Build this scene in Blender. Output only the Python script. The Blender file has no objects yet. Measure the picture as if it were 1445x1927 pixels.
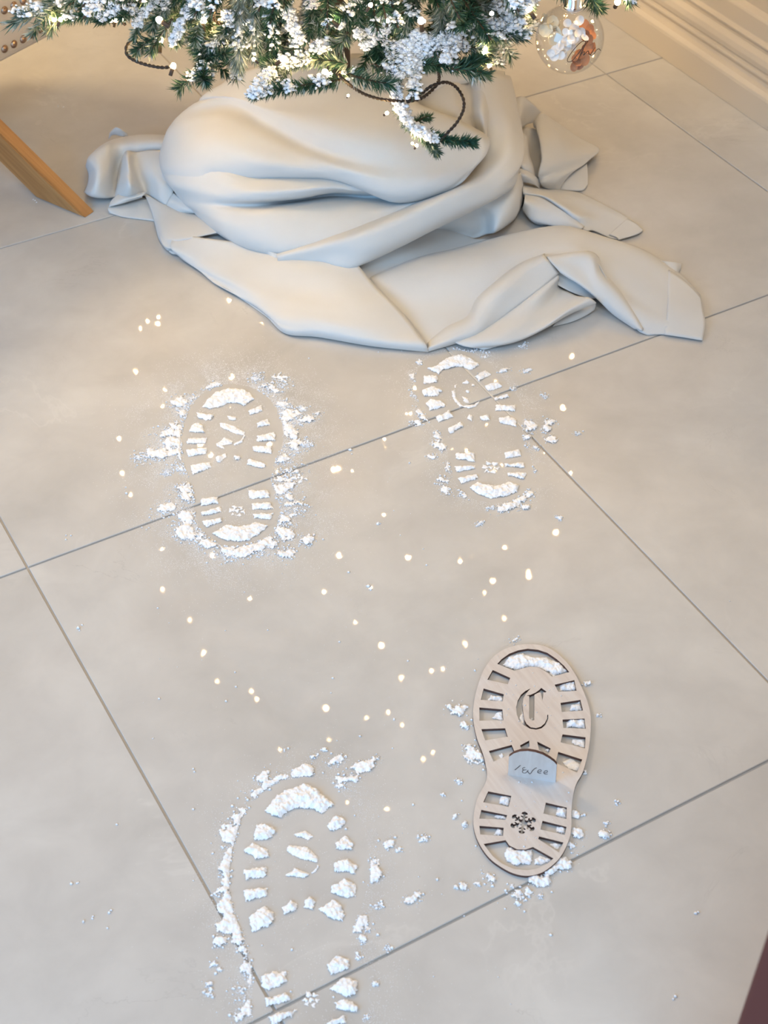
import bpy, bmesh, math, random
import numpy as np
from mathutils import Matrix, Vector

sc = bpy.context.scene
COL = sc.collection
random.seed(7)
RNG = np.random.default_rng(7)

# ------------------------------------------------------------------ camera
W, H = 1445, 1927
FPX, YAW, PITCH, ROLL, CH = 2906.28, .52273545, .76333122, .00846904, 1.20948
_cy, _sy, _cp, _sp = math.cos(YAW), math.sin(YAW), math.cos(PITCH), math.sin(PITCH)
FWD = np.array([_sy*_cp, _cy*_cp, -_sp])
_r0 = np.array([_cy, -_sy, 0.0])
_u0 = np.cross(_r0, FWD)
RIGHT = math.cos(ROLL)*_r0 + math.sin(ROLL)*_u0
UP = -math.sin(ROLL)*_r0 + math.cos(ROLL)*_u0
CAM = np.array([0.0, 0.0, CH])
cd = bpy.data.cameras.new('camera')
cd.sensor_fit = 'VERTICAL'
cd.sensor_height = 36.0
cd.sensor_width = 36.0
cd.lens = FPX/H*36.0
cd.clip_start = .02
cd.dof.use_dof = True
cd.dof.focus_distance = 1.72
cd.dof.aperture_fstop = 11.0
cam = bpy.data.objects.new('camera', cd)
COL.objects.link(cam)
cam.matrix_world = Matrix(((RIGHT[0], UP[0], -FWD[0], CAM[0]), (RIGHT[1], UP[1], -FWD[1], CAM[1]),
                           (RIGHT[2], UP[2], -FWD[2], CAM[2]), (0, 0, 0, 1)))
sc.camera = cam

# ------------------------------------------------------------------ light
sc.view_settings.view_transform = 'Standard'
sc.view_settings.look = 'None'
sc.view_settings.gamma = 1.0
sc.view_settings.use_curve_mapping = False
sc.view_settings.exposure = 0.0
try:
    sc.cycles.use_denoising = True
    sc.cycles.max_bounces = 8
    sc.cycles.caustics_reflective = False
    sc.cycles.caustics_refractive = False
    sc.cycles.sample_clamp_indirect = 4.0
except Exception:
    pass
wd = bpy.data.worlds.new('room_ambient')
sc.world = wd
wd.use_nodes = True
wd.node_tree.nodes['Background'].inputs[0].default_value = (1.0, .65, .33, 1)
wd.node_tree.nodes['Background'].inputs[1].default_value = .53
def area(name, loc, target, size, sizey, power, colour):
    l = bpy.data.lights.new(name, 'AREA')
    l.shape = 'RECTANGLE'
    l.size, l.size_y, l.energy, l.color = size, sizey, power, colour
    o = bpy.data.objects.new(name, l)
    COL.objects.link(o)
    o.location = loc
    o.rotation_euler = (Vector(target)-Vector(loc)).to_track_quat('-Z', 'Y').to_euler()
    return o
# the room's bounce is warm lamplight; cool evening daylight falls in from a window at the left;
# unseen fill lights are added in front, overhead, back left and above right
area('window_daylight', (-2.2, .7, 1.5), (.4, 1.2, .2), 1.6, 1.6, 58, (.10, .54, 1.1))
area('front_fill', (-1.2, -1.9, 1.15), (.6, 1.3, 0), 1.7, 1.7, 49, (.46, .80, 1.12))  # added low fill behind the camera, brightens faces turned towards it
area('overhead_fill', (-.2, -.2, 2.5), (.4, 1.0, 0), .8, .8, 18, (.64, .92, 1.14))  # added cool overhead fill, no glazing is known there
area('back_warm_fill', (-.45, 3.0, 1.8), (.7, 1.9, 0), .4, .4, 33, (1.0, .71, .37))  # added warm fill for the back floor, kept clear of floor reflections
area('right_warm_fill', (1.25, .8, 2.5), (1.35, 1.6, 0), .5, .5, 10, (1.0, .82, .62))  # added to warm and lift the right side, source unseen

BULB_STRENGTH = 330.0

# ------------------------------------------------------------------ helpers
def ray(x, y):
    d = (x-W/2)/FPX*RIGHT - (y-H/2)/FPX*UP + FWD
    return d/np.linalg.norm(d)
def at(x, y, z=0.0):
    """The place at height z that the photograph shows at pixel (x, y)."""
    d = ray(x, y)
    return CAM + d*(z-CH)/d[2]
def proj(P):
    v = np.asarray(P)-CAM
    k = v@FWD
    return W/2+FPX*(v@RIGHT)/k, H/2-FPX*(v@UP)/k

def mesh_np(name, V, F, mats=(), smooth=False, matidx=None):
    V = np.asarray(V, np.float32)
    me = bpy.data.meshes.new(name)
    if isinstance(F, np.ndarray):
        n, k = F.shape
        me.vertices.add(len(V))
        me.vertices.foreach_set('co', V.ravel())
        me.loops.add(n*k)
        me.loops.foreach_set('vertex_index', F.astype(np.int32).ravel())
        me.polygons.add(n)
        me.polygons.foreach_set('loop_start', np.arange(0, n*k, k, dtype=np.int32))
        me.polygons.foreach_set('loop_total', np.full(n, k, np.int32))
        me.update(calc_edges=True)
    else:
        me.from_pydata(V.tolist(), [], F)
        me.update()
    for m in mats:
        me.materials.append(m)
    if matidx is not None:
        me.polygons.foreach_set('material_index', np.asarray(matidx, np.int32))
    if smooth:
        me.polygons.foreach_set('use_smooth', np.ones(len(me.polygons), bool))
    return me
def link(name, me, parent=None, loc=None):
    o = bpy.data.objects.new(name, me)
    COL.objects.link(o)
    if parent is not None:
        o.parent = parent
    if loc is not None:
        o.location = loc
    return o
def bm_obj(name, bm, mats, parent=None, smooth=False, loc=None):
    me = bpy.data.meshes.new(name)
    bm.normal_update()
    bm.to_mesh(me)
    bm.free()
    for m in (mats if isinstance(mats, (list, tuple)) else [mats]):
        me.materials.append(m)
    if smooth:
        me.polygons.foreach_set('use_smooth', np.ones(len(me.polygons), bool))
    return link(name, me, parent, loc)
def thing(name, label, cat, loc=(0, 0, 0), group=None):
    o = link(name, None)
    o.location = loc
    o.empty_display_size = .05
    return tag(o, label, cat, group)
def tag(o, label=None, cat=None, group=None, kind=None):
    if label: o['label'] = label
    if cat: o['category'] = cat
    if group: o['group'] = group
    if kind: o['kind'] = kind
    return o
def add_box(bm, x0, x1, y0, y1, z0, z1, bevel=0, seg=2):
    r = bmesh.ops.create_cube(bm, size=1.0)
    for v in r['verts']:
        v.co = Vector(((x0+x1)/2+v.co.x*(x1-x0), (y0+y1)/2+v.co.y*(y1-y0), (z0+z1)/2+v.co.z*(z1-z0)))
    if bevel:
        es = list({e for v in r['verts'] for e in v.link_edges})
        bmesh.ops.bevel(bm, geom=es, offset=bevel, segments=seg, affect='EDGES', profile=.5)
def tube_np(pts, rad, k=8, closed_ends=True):
    """V, F (list) of a tube along pts; rad is a number or one per point."""
    P = np.asarray(pts, float)
    n = len(P)
    rad = np.full(n, rad) if np.isscalar(rad) else np.asarray(rad, float)
    T = np.gradient(P, axis=0)
    T /= np.linalg.norm(T, axis=1)[:, None]+1e-12
    up = np.array([0, 0, 1.0]) if abs(T[0][2]) < .9 else np.array([1.0, 0, 0])
    V, F = [], []
    for i in range(n):
        a = np.cross(T[i], up); a /= np.linalg.norm(a)+1e-12
        b = np.cross(a, T[i])
        up = b
        for j in range(k):
            t = 2*math.pi*j/k
            V.append(P[i]+rad[i]*(math.cos(t)*a+math.sin(t)*b))
    for i in range(n-1):
        for j in range(k):
            F.append((i*k+j, i*k+(j+1) % k, (i+1)*k+(j+1) % k, (i+1)*k+j))
    if closed_ends:
        F.append(tuple(range(k-1, -1, -1)))
        F.append(tuple((n-1)*k+j for j in range(k)))
    return V, F
def merge(parts):
    V, F = [], []
    for v, f in parts:
        o = len(V)
        V.extend(v)
        F.extend(tuple(i+o for i in q) for q in f)
    return V, F
def catmull(P, n, closed=False):
    """n points along the Catmull-Rom curve through P, spaced by chord length."""
    P = np.asarray(P, float)
    if closed:
        P = np.vstack([P[-1], P, P[0], P[1]])
    else:
        P = np.vstack([2*P[0]-P[1], P, 2*P[-1]-P[-2]])
    m = len(P)-3
    L = np.linalg.norm(P[2:-1]-P[1:-2], axis=1)+1e-9
    cum = np.concatenate([[0], np.cumsum(L)])
    t = np.linspace(0, cum[-1], n, endpoint=not closed)
    i = np.clip(np.searchsorted(cum, t, side='right')-1, 0, m-1)
    u = ((t-cum[i])/L[i])[:, None]
    p0, p1, p2, p3 = P[i], P[i+1], P[i+2], P[i+3]
    return .5*((2*p1)+(-p0+p2)*u+(2*p0-5*p1+4*p2-p3)*u*u+(-p0+3*p1-3*p2+p3)*u**3)
_TAB = np.random.default_rng(99).random((256, 256))
def vnoise(x, y):
    xi, yi = np.floor(x).astype(int), np.floor(y).astype(int)
    fx, fy = x-xi, y-yi
    fx, fy = fx*fx*(3-2*fx), fy*fy*(3-2*fy)
    g = lambda a, b: _TAB[a & 255, b & 255]
    return (g(xi, yi)*(1-fx)+g(xi+1, yi)*fx)*(1-fy)+(g(xi, yi+1)*(1-fx)+g(xi+1, yi+1)*fx)*fy
def fbm(x, y, o=3):
    s, a, t = 0, .5, 0
    for k in range(o):
        s = s+a*vnoise(x*2**k+17*k, y*2**k+31*k); t += a; a *= .5
    return s/t-.5

# ------------------------------------------------------------------ materials
def mat(name, colour, rough=.6, **kw):
    m = bpy.data.materials.new(name)
    m.use_nodes = True
    b = m.node_tree.nodes['Principled BSDF']
    b.inputs['Base Color'].default_value = (*colour, 1)
    b.inputs['Roughness'].default_value = rough
    for k, v in kw.items():
        b.inputs[k].default_value = v
    return m
def nd(m, t, **kw):
    n = m.node_tree.nodes.new(t)
    for k, v in kw.items():
        setattr(n, k, v)
    return n
def lk(m, a, b):
    m.node_tree.links.new(a, b)
def noise(m, vec, scale, detail=4, rough=.55, dist=0):
    n = nd(m, 'ShaderNodeTexNoise')
    n.inputs['Scale'].default_value = scale
    n.inputs['Detail'].default_value = detail
    n.inputs['Roughness'].default_value = rough
    n.inputs['Distortion'].default_value = dist
    lk(m, vec, n.inputs['Vector'])
    return n
def ramp(m, fac, stops):
    r = nd(m, 'ShaderNodeValToRGB')
    while len(r.color_ramp.elements) < len(stops):
        r.color_ramp.elements.new(.5)
    for e, (p, c) in zip(r.color_ramp.elements, stops):
        e.position = p
        e.color = (*c, 1) if len(c) == 3 else c
    lk(m, fac, r.inputs[0])
    return r
def mix(m, fac, a, b, mode='MIX'):
    n = nd(m, 'ShaderNodeMixRGB', blend_type=mode)
    for i, s in enumerate((fac, a, b)):
        if hasattr(s, 'is_output') or hasattr(s, 'links'):
            lk(m, s, n.inputs[i])
        else:
            n.inputs[i].default_value = s if i == 0 else (*s, 1)
    return n.outputs[0]
def bump(m, h, strength, dist):
    n = nd(m, 'ShaderNodeBump')
    n.inputs['Strength'].default_value = strength
    n.inputs['Distance'].default_value = dist
    lk(m, h, n.inputs['Height'])
    lk(m, n.outputs[0], m.node_tree.nodes['Principled BSDF'].inputs['Normal'])
def bsdf(m):
    return m.node_tree.nodes['Principled BSDF']
def objcoord(m):
    return nd(m, 'ShaderNodeTexCoord').outputs['Object']

def tile_material():
    m = mat('polished_marble_tile', (.55, .51, .46), .30)
    bsdf(m).inputs['Specular IOR Level'].default_value = .3
    bsdf(m).inputs['Coat Weight'].default_value = .8
    bsdf(m).inputs['Coat Roughness'].default_value = .025
    tc = objcoord(m)
    oi = nd(m, 'ShaderNodeObjectInfo')
    cx = nd(m, 'ShaderNodeCombineXYZ')
    mul = nd(m, 'ShaderNodeMath', operation='MULTIPLY'); mul.inputs[1].default_value = 37.0
    lk(m, oi.outputs['Random'], mul.inputs[0])
    for i in range(3):
        lk(m, mul.outputs[0], cx.inputs[i])
    va = nd(m, 'ShaderNodeVectorMath', operation='ADD')
    lk(m, tc, va.inputs[0]); lk(m, cx.outputs[0], va.inputs[1])
    v = va.outputs[0]
    big = noise(m, v, 3.2, 5, .55, .6)
    base = ramp(m, big.outputs['Fac'], [(.25, (.455, .44, .42)), (.5, (.52, .505, .487)), (.75, (.58, .57, .552))])
    fine = noise(m, v, 16, 5, .6, .4)
    f2 = ramp(m, fine.outputs['Fac'], [(.3, (.93, .93, .935)), (.7, (1.05, 1.05, 1.05))])
    c = mix(m, 1.0, base.outputs[0], f2.outputs[0], 'MULTIPLY')
    # light veins and a few dark hairlines
    n1 = noise(m, v, 2.1, 6, .6, 1.1)
    vein = ramp(m, n1.outputs['Fac'], [(.490, (0, 0, 0)), (.5, (1, 1, 1)), (.512, (0, 0, 0))])
    nm = noise(m, v, 4.0, 2)
    gate = ramp(m, nm.outputs['Fac'], [(.50, (0, 0, 0)), (.62, (.20, .20, .20))])
    k = mix(m, 1.0, vein.outputs[0], gate.outputs[0], 'MULTIPLY')
    c = mix(m, k, c, (.72, .70, .67))
    n2 = noise(m, v, 3.3, 7, .65, 1.6)
    dv = ramp(m, n2.outputs['Fac'], [(.495, (0, 0, 0)), (.5, (1, 1, 1)), (.505, (0, 0, 0))])
    nm2 = noise(m, v, 7.0, 2)
    gate2 = ramp(m, nm2.outputs['Fac'], [(.56, (0, 0, 0)), (.70, (.30, .30, .30))])
    k2 = mix(m, 1.0, dv.outputs[0], gate2.outputs[0], 'MULTIPLY')
    c = mix(m, k2, c, (.30, .29, .29))
    lk(m, c, bsdf(m).inputs['Base Color'])
    bump(m, fine.outputs['Fac'], .02, .001)
    return m
def wood_material():
    m = mat('oak_wood', (.40, .19, .065), .42)
    tc = objcoord(m)
    mp = nd(m, 'ShaderNodeMapping')
    mp.inputs['Scale'].default_value = (1.2, 22, 22)
    lk(m, tc, mp.inputs[0])
    n = noise(m, mp.outputs[0], 4, 6, .6, .5)
    r = ramp(m, n.outputs['Fac'], [(.3, (.30, .13, .04)), (.55, (.44, .215, .075)), (.75, (.52, .27, .10))])
    lk(m, r.outputs[0], bsdf(m).inputs['Base Color'])
    bump(m, n.outputs['Fac'], .15, .001)
    return m
def fabric_material(name, col, col2, weave=900, bumpd=.0004):
    m = mat(name, col, .92)
    bsdf(m).inputs['Sheen Weight'].default_value = .12
    tc = objcoord(m)
    n = noise(m, tc, 9, 4)
    r = ramp(m, n.outputs['Fac'], [(.3, col2), (.7, col)])
    lk(m, r.outputs[0], bsdf(m).inputs['Base Color'])
    f = noise(m, tc, weave, 2, .6)
    bump(m, f.outputs['Fac'], .35, bumpd)
    return m
def plywood_material():
    m = mat('birch_plywood', (.60, .50, .42), .55)
    tc = objcoord(m)
    mp = nd(m, 'ShaderNodeMapping')
    mp.inputs['Rotation'].default_value = (0, 0, .35)
    mp.inputs['Scale'].default_value = (60, 5, 10)
    lk(m, tc, mp.inputs[0])
    n = noise(m, mp.outputs[0], 3, 5, .6, .3)
    r = ramp(m, n.outputs['Fac'], [(.3, (.55, .48, .44)), (.7, (.635, .58, .54))])
    dust = noise(m, tc, 14, 5, .6)
    d = ramp(m, dust.outputs['Fac'], [(.50, (0, 0, 0)), (.68, (.55, .55, .55))])
    c = mix(m, d.outputs[0], r.outputs[0], (.64, .63, .65))
    lk(m, c, bsdf(m).inputs['Base Color'])
    return m
def snow_material(name, rough=.95):
    m = mat(name, (.80, .82, .86), rough)
    tc = objcoord(m)
    n = noise(m, tc, 700, 3, .7)
    r = ramp(m, n.outputs['Fac'], [(.3, (.76, .785, .85)), (.62, (.88, .895, .93))])
    lk(m, r.outputs[0], bsdf(m).inputs['Base Color'])
    bump(m, n.outputs['Fac'], .5, .0008)
    b = bsdf(m)
    b.inputs['Subsurface Weight'].default_value = .0
    return m
def needle_material(name, a, b_, c_):
    m = mat(name, a, .55)
    tc = objcoord(m)
    n = noise(m, tc, 55, 3, .6)
    r = ramp(m, n.outputs['Fac'], [(.35, a), (.5, b_), (.68, c_)])
    lk(m, r.outputs[0], bsdf(m).inputs['Base Color'])
    return m
M = {}
M['tile'] = tile_material()
M['grout'] = mat('grey_grout', (.42, .39, .36), .9)
M['wood'] = wood_material()
M['linen'] = fabric_material('cream_linen', (.61, .605, .595), (.57, .56, .545))
M['upholstery'] = fabric_material('beige_upholstery', (.50, .43, .36), (.46, .39, .32), 500)
M['ply'] = plywood_material()
M['burnt'] = mat('burnt_plywood_edge', (.085, .04, .03), .8)
M['ink'] = mat('engraved_brown', (.09, .065, .06), .8)
M['snow'] = snow_material('white_powder')
M['flock'] = snow_material('snow_flock')
M['needle'] = needle_material('green_needles', (.008, .042, .024), (.016, .070, .040), (.05, .105, .05))
M['pale_needle'] = needle_material('frosted_needles', (.06, .10, .07), (.24, .29, .24), (.62, .65, .62))
M['stem'] = mat('brown_stem', (.055, .035, .02), .8)
M['wire'] = mat('brown_cable', (.03, .018, .012), .5)
M['paint'] = mat('cream_paint', (.60, .52, .42), .42)
M['wall'] = mat('cream_wall', (.58, .50, .40), .75)
M['metal'] = mat('black_metal', (.018, .016, .015), .45, Metallic=.6)
M['silver'] = mat('silver_cap', (.86, .86, .88), .18, Metallic=1.0)
M['copper'] = mat('aged_copper_nail', (.36, .24, .17), .32, Metallic=1.0)
M['maroon'] = mat('maroon_lacquer', (.095, .019, .014), .7)
def thin_glass():
    m = bpy.data.materials.new('clear_glass')
    m.use_nodes = True
    nt = m.node_tree; nt.nodes.remove(nt.nodes['Principled BSDF'])
    fr = nd(m, 'ShaderNodeLayerWeight'); fr.inputs[0].default_value = .5
    pw = nd(m, 'ShaderNodeMath', operation='POWER'); pw.inputs[1].default_value = 3.5
    lk(m, fr.outputs['Facing'], pw.inputs[0])
    ml = nd(m, 'ShaderNodeMath', operation='MULTIPLY_ADD'); ml.inputs[1].default_value = .45; ml.inputs[2].default_value = .035
    lk(m, pw.outputs[0], ml.inputs[0])
    fr = ml
    tr = nd(m, 'ShaderNodeBsdfTransparent'); tr.inputs[0].default_value = (.985, .985, .98, 1)
    gl = nd(m, 'ShaderNodeBsdfGlossy'); gl.inputs['Roughness'].default_value = .02
    mx = nd(m, 'ShaderNodeMixShader')
    lk(m, fr.outputs[0], mx.inputs[0]); lk(m, tr.outputs[0], mx.inputs[1]); lk(m, gl.outputs[0], mx.inputs[2])
    lk(m, mx.outputs[0], nt.nodes['Material Output'].inputs[0])
    return m
M['glass'] = thin_glass()
M['dust'] = mat('dusty_joint', (.60, .57, .53), .9)
M['petal_white'] = mat('white_petal', (.86, .80, .77), .8)
M['petal_cream'] = mat('cream_puff', (.78, .68, .52), .9)
M['petal_rust'] = mat('rust_petal', (.50, .20, .085), .8)
M['script'] = mat('dark_script', (.06, .03, .015), .5)
def bulb_material():
    m = mat('warm_bulb', (1, .8, .5), .3)
    b = bsdf(m)
    b.inputs['Emission Color'].default_value = (1.0, .66, .27, 1)
    b.inputs['Emission Strength'].default_value = BULB_STRENGTH
    return m
M['bulb'] = bulb_material()
# ------------------------------------------------------------------ room shell
TILE = .6
GX0, GY0 = .2490, .6090        # one joint crossing
WALLX = 1.561
floor_bm = bmesh.new()
add_box(floor_bm, -2.4, 1.62, -2.2, 3.45, -.06, -.0022)
floor = bm_obj('floor', floor_bm, M['grout'])
tag(floor, 'floor of large polished pale stone tiles with thin grey joints', kind='structure')
def tile_mesh(x0, x1, y0, y1):
    bm = bmesh.new()
    g = .0013
    add_box(bm, x0+g, x1-g, y0+g, y1-g, -.009, 0.0, .0006, 1)
    me = bpy.data.meshes.new('tile')
    bm.to_mesh(me); bm.free()
    me.materials.append(M['tile'])
    return me
_full = tile_mesh(-.3, .3, -.3, .3)
_edge = tile_mesh(-.3, WALLX+.02-(GX0+2*TILE)-.3, -.3, .3)
for i in range(-4, 3):
    for j in range(-4, 5):
        cx, cy = GX0+(i+.5)*TILE, GY0+(j+.5)*TILE
        link('tile', _edge if i == 2 else _full, floor, (cx, cy, 0))

def wall_box(name, *b):
    bm = bmesh.new()
    add_box(bm, *b)
    return tag(bm_obj(name, bm, M['wall']), kind='structure')
w = wall_box('wall_right', WALLX+.032, WALLX+.15, -2.2, 3.45, -.05, 2.6)
tag(w, 'cream wall above the moulded skirting at the right')
w = wall_box('wall_back', -2.4, 1.7, 3.42, 3.55, -.05, 2.6)
tag(w, 'cream wall far behind the tree')
prof = [(0, 0), (0, .040), (.0012, .0445), (.006, .050), (.012, .0535), (.0135, .058), (.0105, .062), (.0085, .0655),
        (.009, .0685), (.0125, .0705), (.0125, .0725), (.0095, .076), (.0085, .084), (.011, .092), (.017, .0985), (.0205, .1005),
        (.0205, .103), (.0165, .1050), (.0158, .108), (.0185, .1105), (.0215, .1125), (.0225, .138), (.0245, .142), (.0335, .149), (.034, 0)]
V, F = [], []
k = len(prof)
for y in (-2.2, 3.42):
    V += [(WALLX+p[0], y, p[1]) for p in prof]
for i in range(k):
    F.append((i, (i+1) % k, k+(i+1) % k, k+i))
F.append(tuple(range(k-1, -1, -1))); F.append(tuple(range(k, 2*k)))
bb = link('baseboard_right', mesh_np('baseboard_right', V, F, [M['paint']]))
tag(bb, 'tall cream skirting board with stepped moulding along the right wall', kind='structure')
bv = bb.modifiers.new('soft', 'BEVEL'); bv.width = .0008; bv.segments = 2; bv.limit_method = 'ANGLE'; bv.angle_limit = .35

# ------------------------------------------------------------------ maroon cabinet, bottom right corner
cx, cy = .4321, .3049
cab = thing('cabinet', 'dark maroon upright furniture side cut off at the bottom right corner', 'cabinet', (cx, cy, 0))
bm = bmesh.new(); add_box(bm, 0, .5, -.6, 0, .0, .78, .006, 3); bm_obj('carcass', bm, M['maroon'], cab)
bm = bmesh.new(); add_box(bm, -.006, .51, -.61, .006, .781, .805, .005, 3); bm_obj('top_board', bm, M['maroon'], cab)

# ------------------------------------------------------------------ chair with nailhead trim, left edge
P1, P2, P3 = at(68, 372), at(160, 411), at(181, 400)
h = (P1-P2); hl = np.linalg.norm(h); h /= hl
nrm = np.array([-h[1], h[0], 0.0])
if nrm@(P3-P2) < 0: nrm = -nrm
wid = .0215
chair = thing('chair', 'beige upholstered chair with nailhead rows and slanted oak leg at left edge', 'chair', (P2[0]-.2, P2[1]+.35, 0))
bpy.context.view_layer.update()
def under(o, parent):
    o.parent = parent
    o.matrix_parent_inverse = Matrix.Translation(-Vector(parent.location))
    return o
th = math.radians(30)
ax = np.array([h[0]*math.cos(th), h[1]*math.cos(th), math.sin(th)])
up_ = np.cross(nrm, ax); up_ = up_ if up_[2] > 0 else -up_
depth = hl*math.sin(th)
bm = bmesh.new()
Lg = .52
# local frame: X along the leg, Y across, Z up; the foot is cut level with the floor
cut = hl*math.cos(th)
pts = [(0, 0), (Lg, 0), (Lg, -depth), (cut, -depth)]
vs = []
for y in (0, wid):
    vs.append([bm.verts.new((p[0], y, p[1])) for p in pts])
bm.faces.new(vs[0]); bm.faces.new(vs[1][::-1])
for i in range(4):
    bm.faces.new((vs[0][i], vs[1][i], vs[1][(i+1) % 4], vs[0][(i+1) % 4]))
bmesh.ops.recalc_face_normals(bm, faces=bm.faces)
bmesh.ops.bevel(bm, geom=list(bm.edges), offset=.0018, segments=2, affect='EDGES')
leg = bm_obj('leg', bm, M['wood'])
leg.matrix_world = Matrix(((ax[0], nrm[0], up_[0], P2[0]), (ax[1], nrm[1], up_[1], P2[1]), (ax[2], nrm[2], up_[2], P2[2]), (0, 0, 0, 1)))
bpy.context.view_layer.update()
under(leg, chair)
leg['label'] = 'slanted oak plank leg'
# upholstered rail with two rows of nailheads
a, b = at(11, 93, .18), at(80, 57, .18)
u = (b-a); u[2] = 0; pitch = np.linalg.norm(u)/4; u /= np.linalg.norm(u)
n2 = np.array([u[1], -u[0], 0.0])     # towards the camera
rail = bmesh.new()
add_box(rail, -.62, .105, -.30, 0, .160, .40, .012, 3)
ro = bm_obj('seat_rail', rail, M['upholstery'])
Mr = Matrix(((u[0], -n2[0]*-1, 0, a[0]), (u[1], n2[1], 0, a[1]), (0, 0, 1, 0), (0, 0, 0, 1)))
Mr = Matrix(((u[0], n2[0], 0, a[0]-n2[0]*.003), (u[1], n2[1], 0, a[1]-n2[1]*.003), (0, 0, 1, 0), (0, 0, 0, 1)))
ro.matrix_world = Mr
bpy.context.view_layer.update()
under(ro, chair)
nb = bmesh.new()
bmesh.ops.create_uvsphere(nb, u_segments=14, v_segments=8, radius=.0058)
for v in list(nb.verts):
    if v.co.z < -.0001: nb.verts.remove(v)
for v in nb.verts: v.co.z *= .62
nme = bpy.data.meshes.new('nailhead'); nb.to_mesh(nme); nb.free(); nme.materials.append(M['copper'])
nme.polygons.foreach_set('use_smooth', np.ones(len(nme.polygons), bool))
for row, (z0, off) in enumerate(((.18, 0), (.2327, -.0065))):
    for q in range(-7, 6):
        p = a+u*(off+q*pitch); p[2] = z0
        if q*pitch+off > .10: continue
        o = link('nailhead', nme)
        p = p-n2*.0025
        o.matrix_world = Matrix(((u[0], 0, n2[0], p[0]), (u[1], 0, n2[1], p[1]), (0, 1, 0, p[2]), (0, 0, 0, 1)))
        o.parent = chair
        o.matrix_parent_inverse = Matrix.Translation(-Vector(chair.location))
# ------------------------------------------------------------------ linen cloth bunched round the tree stand
def patch(rows, N=44, sub=7, wr=.0012, seed=0):
    R = [catmull([at(*p) for p in r], N) for r in rows]
    G = np.array(R)                                   # rows x N x 3
    cols = [catmull_u(G[:, j], sub) for j in range(N)]
    G = np.transpose(np.array(cols), (1, 0, 2))
    m, n = G.shape[:2]
    nz = fbm(G[..., 0]*14+seed*7.3, G[..., 1]*14+seed*3.1, 2)*wr*2+fbm(G[..., 0]*45+seed, G[..., 1]*45, 2)*wr*.5
    G[..., 2] += nz*np.clip(G[..., 2]/.02, 0, 1)
    G[..., 2] = np.maximum(G[..., 2], .0016)
    V = G.reshape(-1, 3)
    idx = np.arange(m*n).reshape(m, n)
    F = np.stack([idx[:-1, :-1], idx[1:, :-1], idx[1:, 1:], idx[:-1, 1:]], -1).reshape(-1, 4)
    return V, F
def catmull_u(P, sub):
    P = np.vstack([2*P[0]-P[1], P, 2*P[-1]-P[-2]])
    out = []
    for i in range(1, len(P)-2):
        p0, p1, p2, p3 = P[i-1], P[i], P[i+1], P[i+2]
        # centripetal-like tangents keep tight folds from overshooting
        d0, d1, d2 = (np.linalg.norm(p1-p0)+1e-6, np.linalg.norm(p2-p1)+1e-6, np.linalg.norm(p3-p2)+1e-6)
        m1 = ((p1-p0)/d0*d1+(p2-p1)/d1*d0)/(d0+d1)*d1
        m2 = ((p2-p1)/d1*d2+(p3-p2)/d2*d1)/(d1+d2)*d1
        for s in range(sub):
            t = s/sub
            out.append((2*t**3-3*t*t+1)*p1+(t**3-2*t*t+t)*m1+(-2*t**3+3*t*t)*p2+(t**3-t*t)*m2)
    out.append(P[-2])
    return np.array(out)

PATCHES = []
# upper sheet: left lump, top over the stand, and the lobe with the rounded corner
PATCHES.append([
 [(400,190,.05),(425,150,.115),(470,128,.15),(540,115,.165),(610,105,.17),(680,100,.175),(760,105,.175),(850,120,.165),(900,150,.14)],
 [(372,215,.035),(375,188,.122),(430,176,.140),(500,190,.148),(590,190,.157),(670,190,.162),(730,188,.163),(765,187,.162),(785,192,.155)],
 [(350,235,.03),(350,205,.114),(432,186,.137),(510,220,.141),(590,250,.146),(670,265,.150),(750,262,.152),(830,240,.152),(878,232,.147)],
 [(340,250,.025),(332,222,.107),(428,197,.131),(496,230,.132),(575,273,.130),(650,300,.129),(735,313,.129),(830,305,.134),(922,266,.138)],
 [(325,280,.02),(314,250,.095),(405,222,.130),(484,258,.134),(560,294,.130),(645,319,.126),(735,338,.120),(835,331,.124),(918,285,.132)],
 [(318,310,.015),(303,288,.07),(385,272,.117),(465,303,.119),(560,317,.121),(645,331,.116),(737,366,.102),(835,354,.108),(892,319,.120)],
 [(325,330,.010),(305,316,.060),(390,316,.097),(458,334,.094),(560,331,.108),(640,339,.107),(745,379,.088),(833,363,.096),(873,341,.110)],
 [(335,350,.006),(316,342,.047),(391,347,.077),(455,350,.066),(560,335,.085),(640,336,.085),(745,373,.063),(833,357,.068),(868,336,.083)],
])
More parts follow.
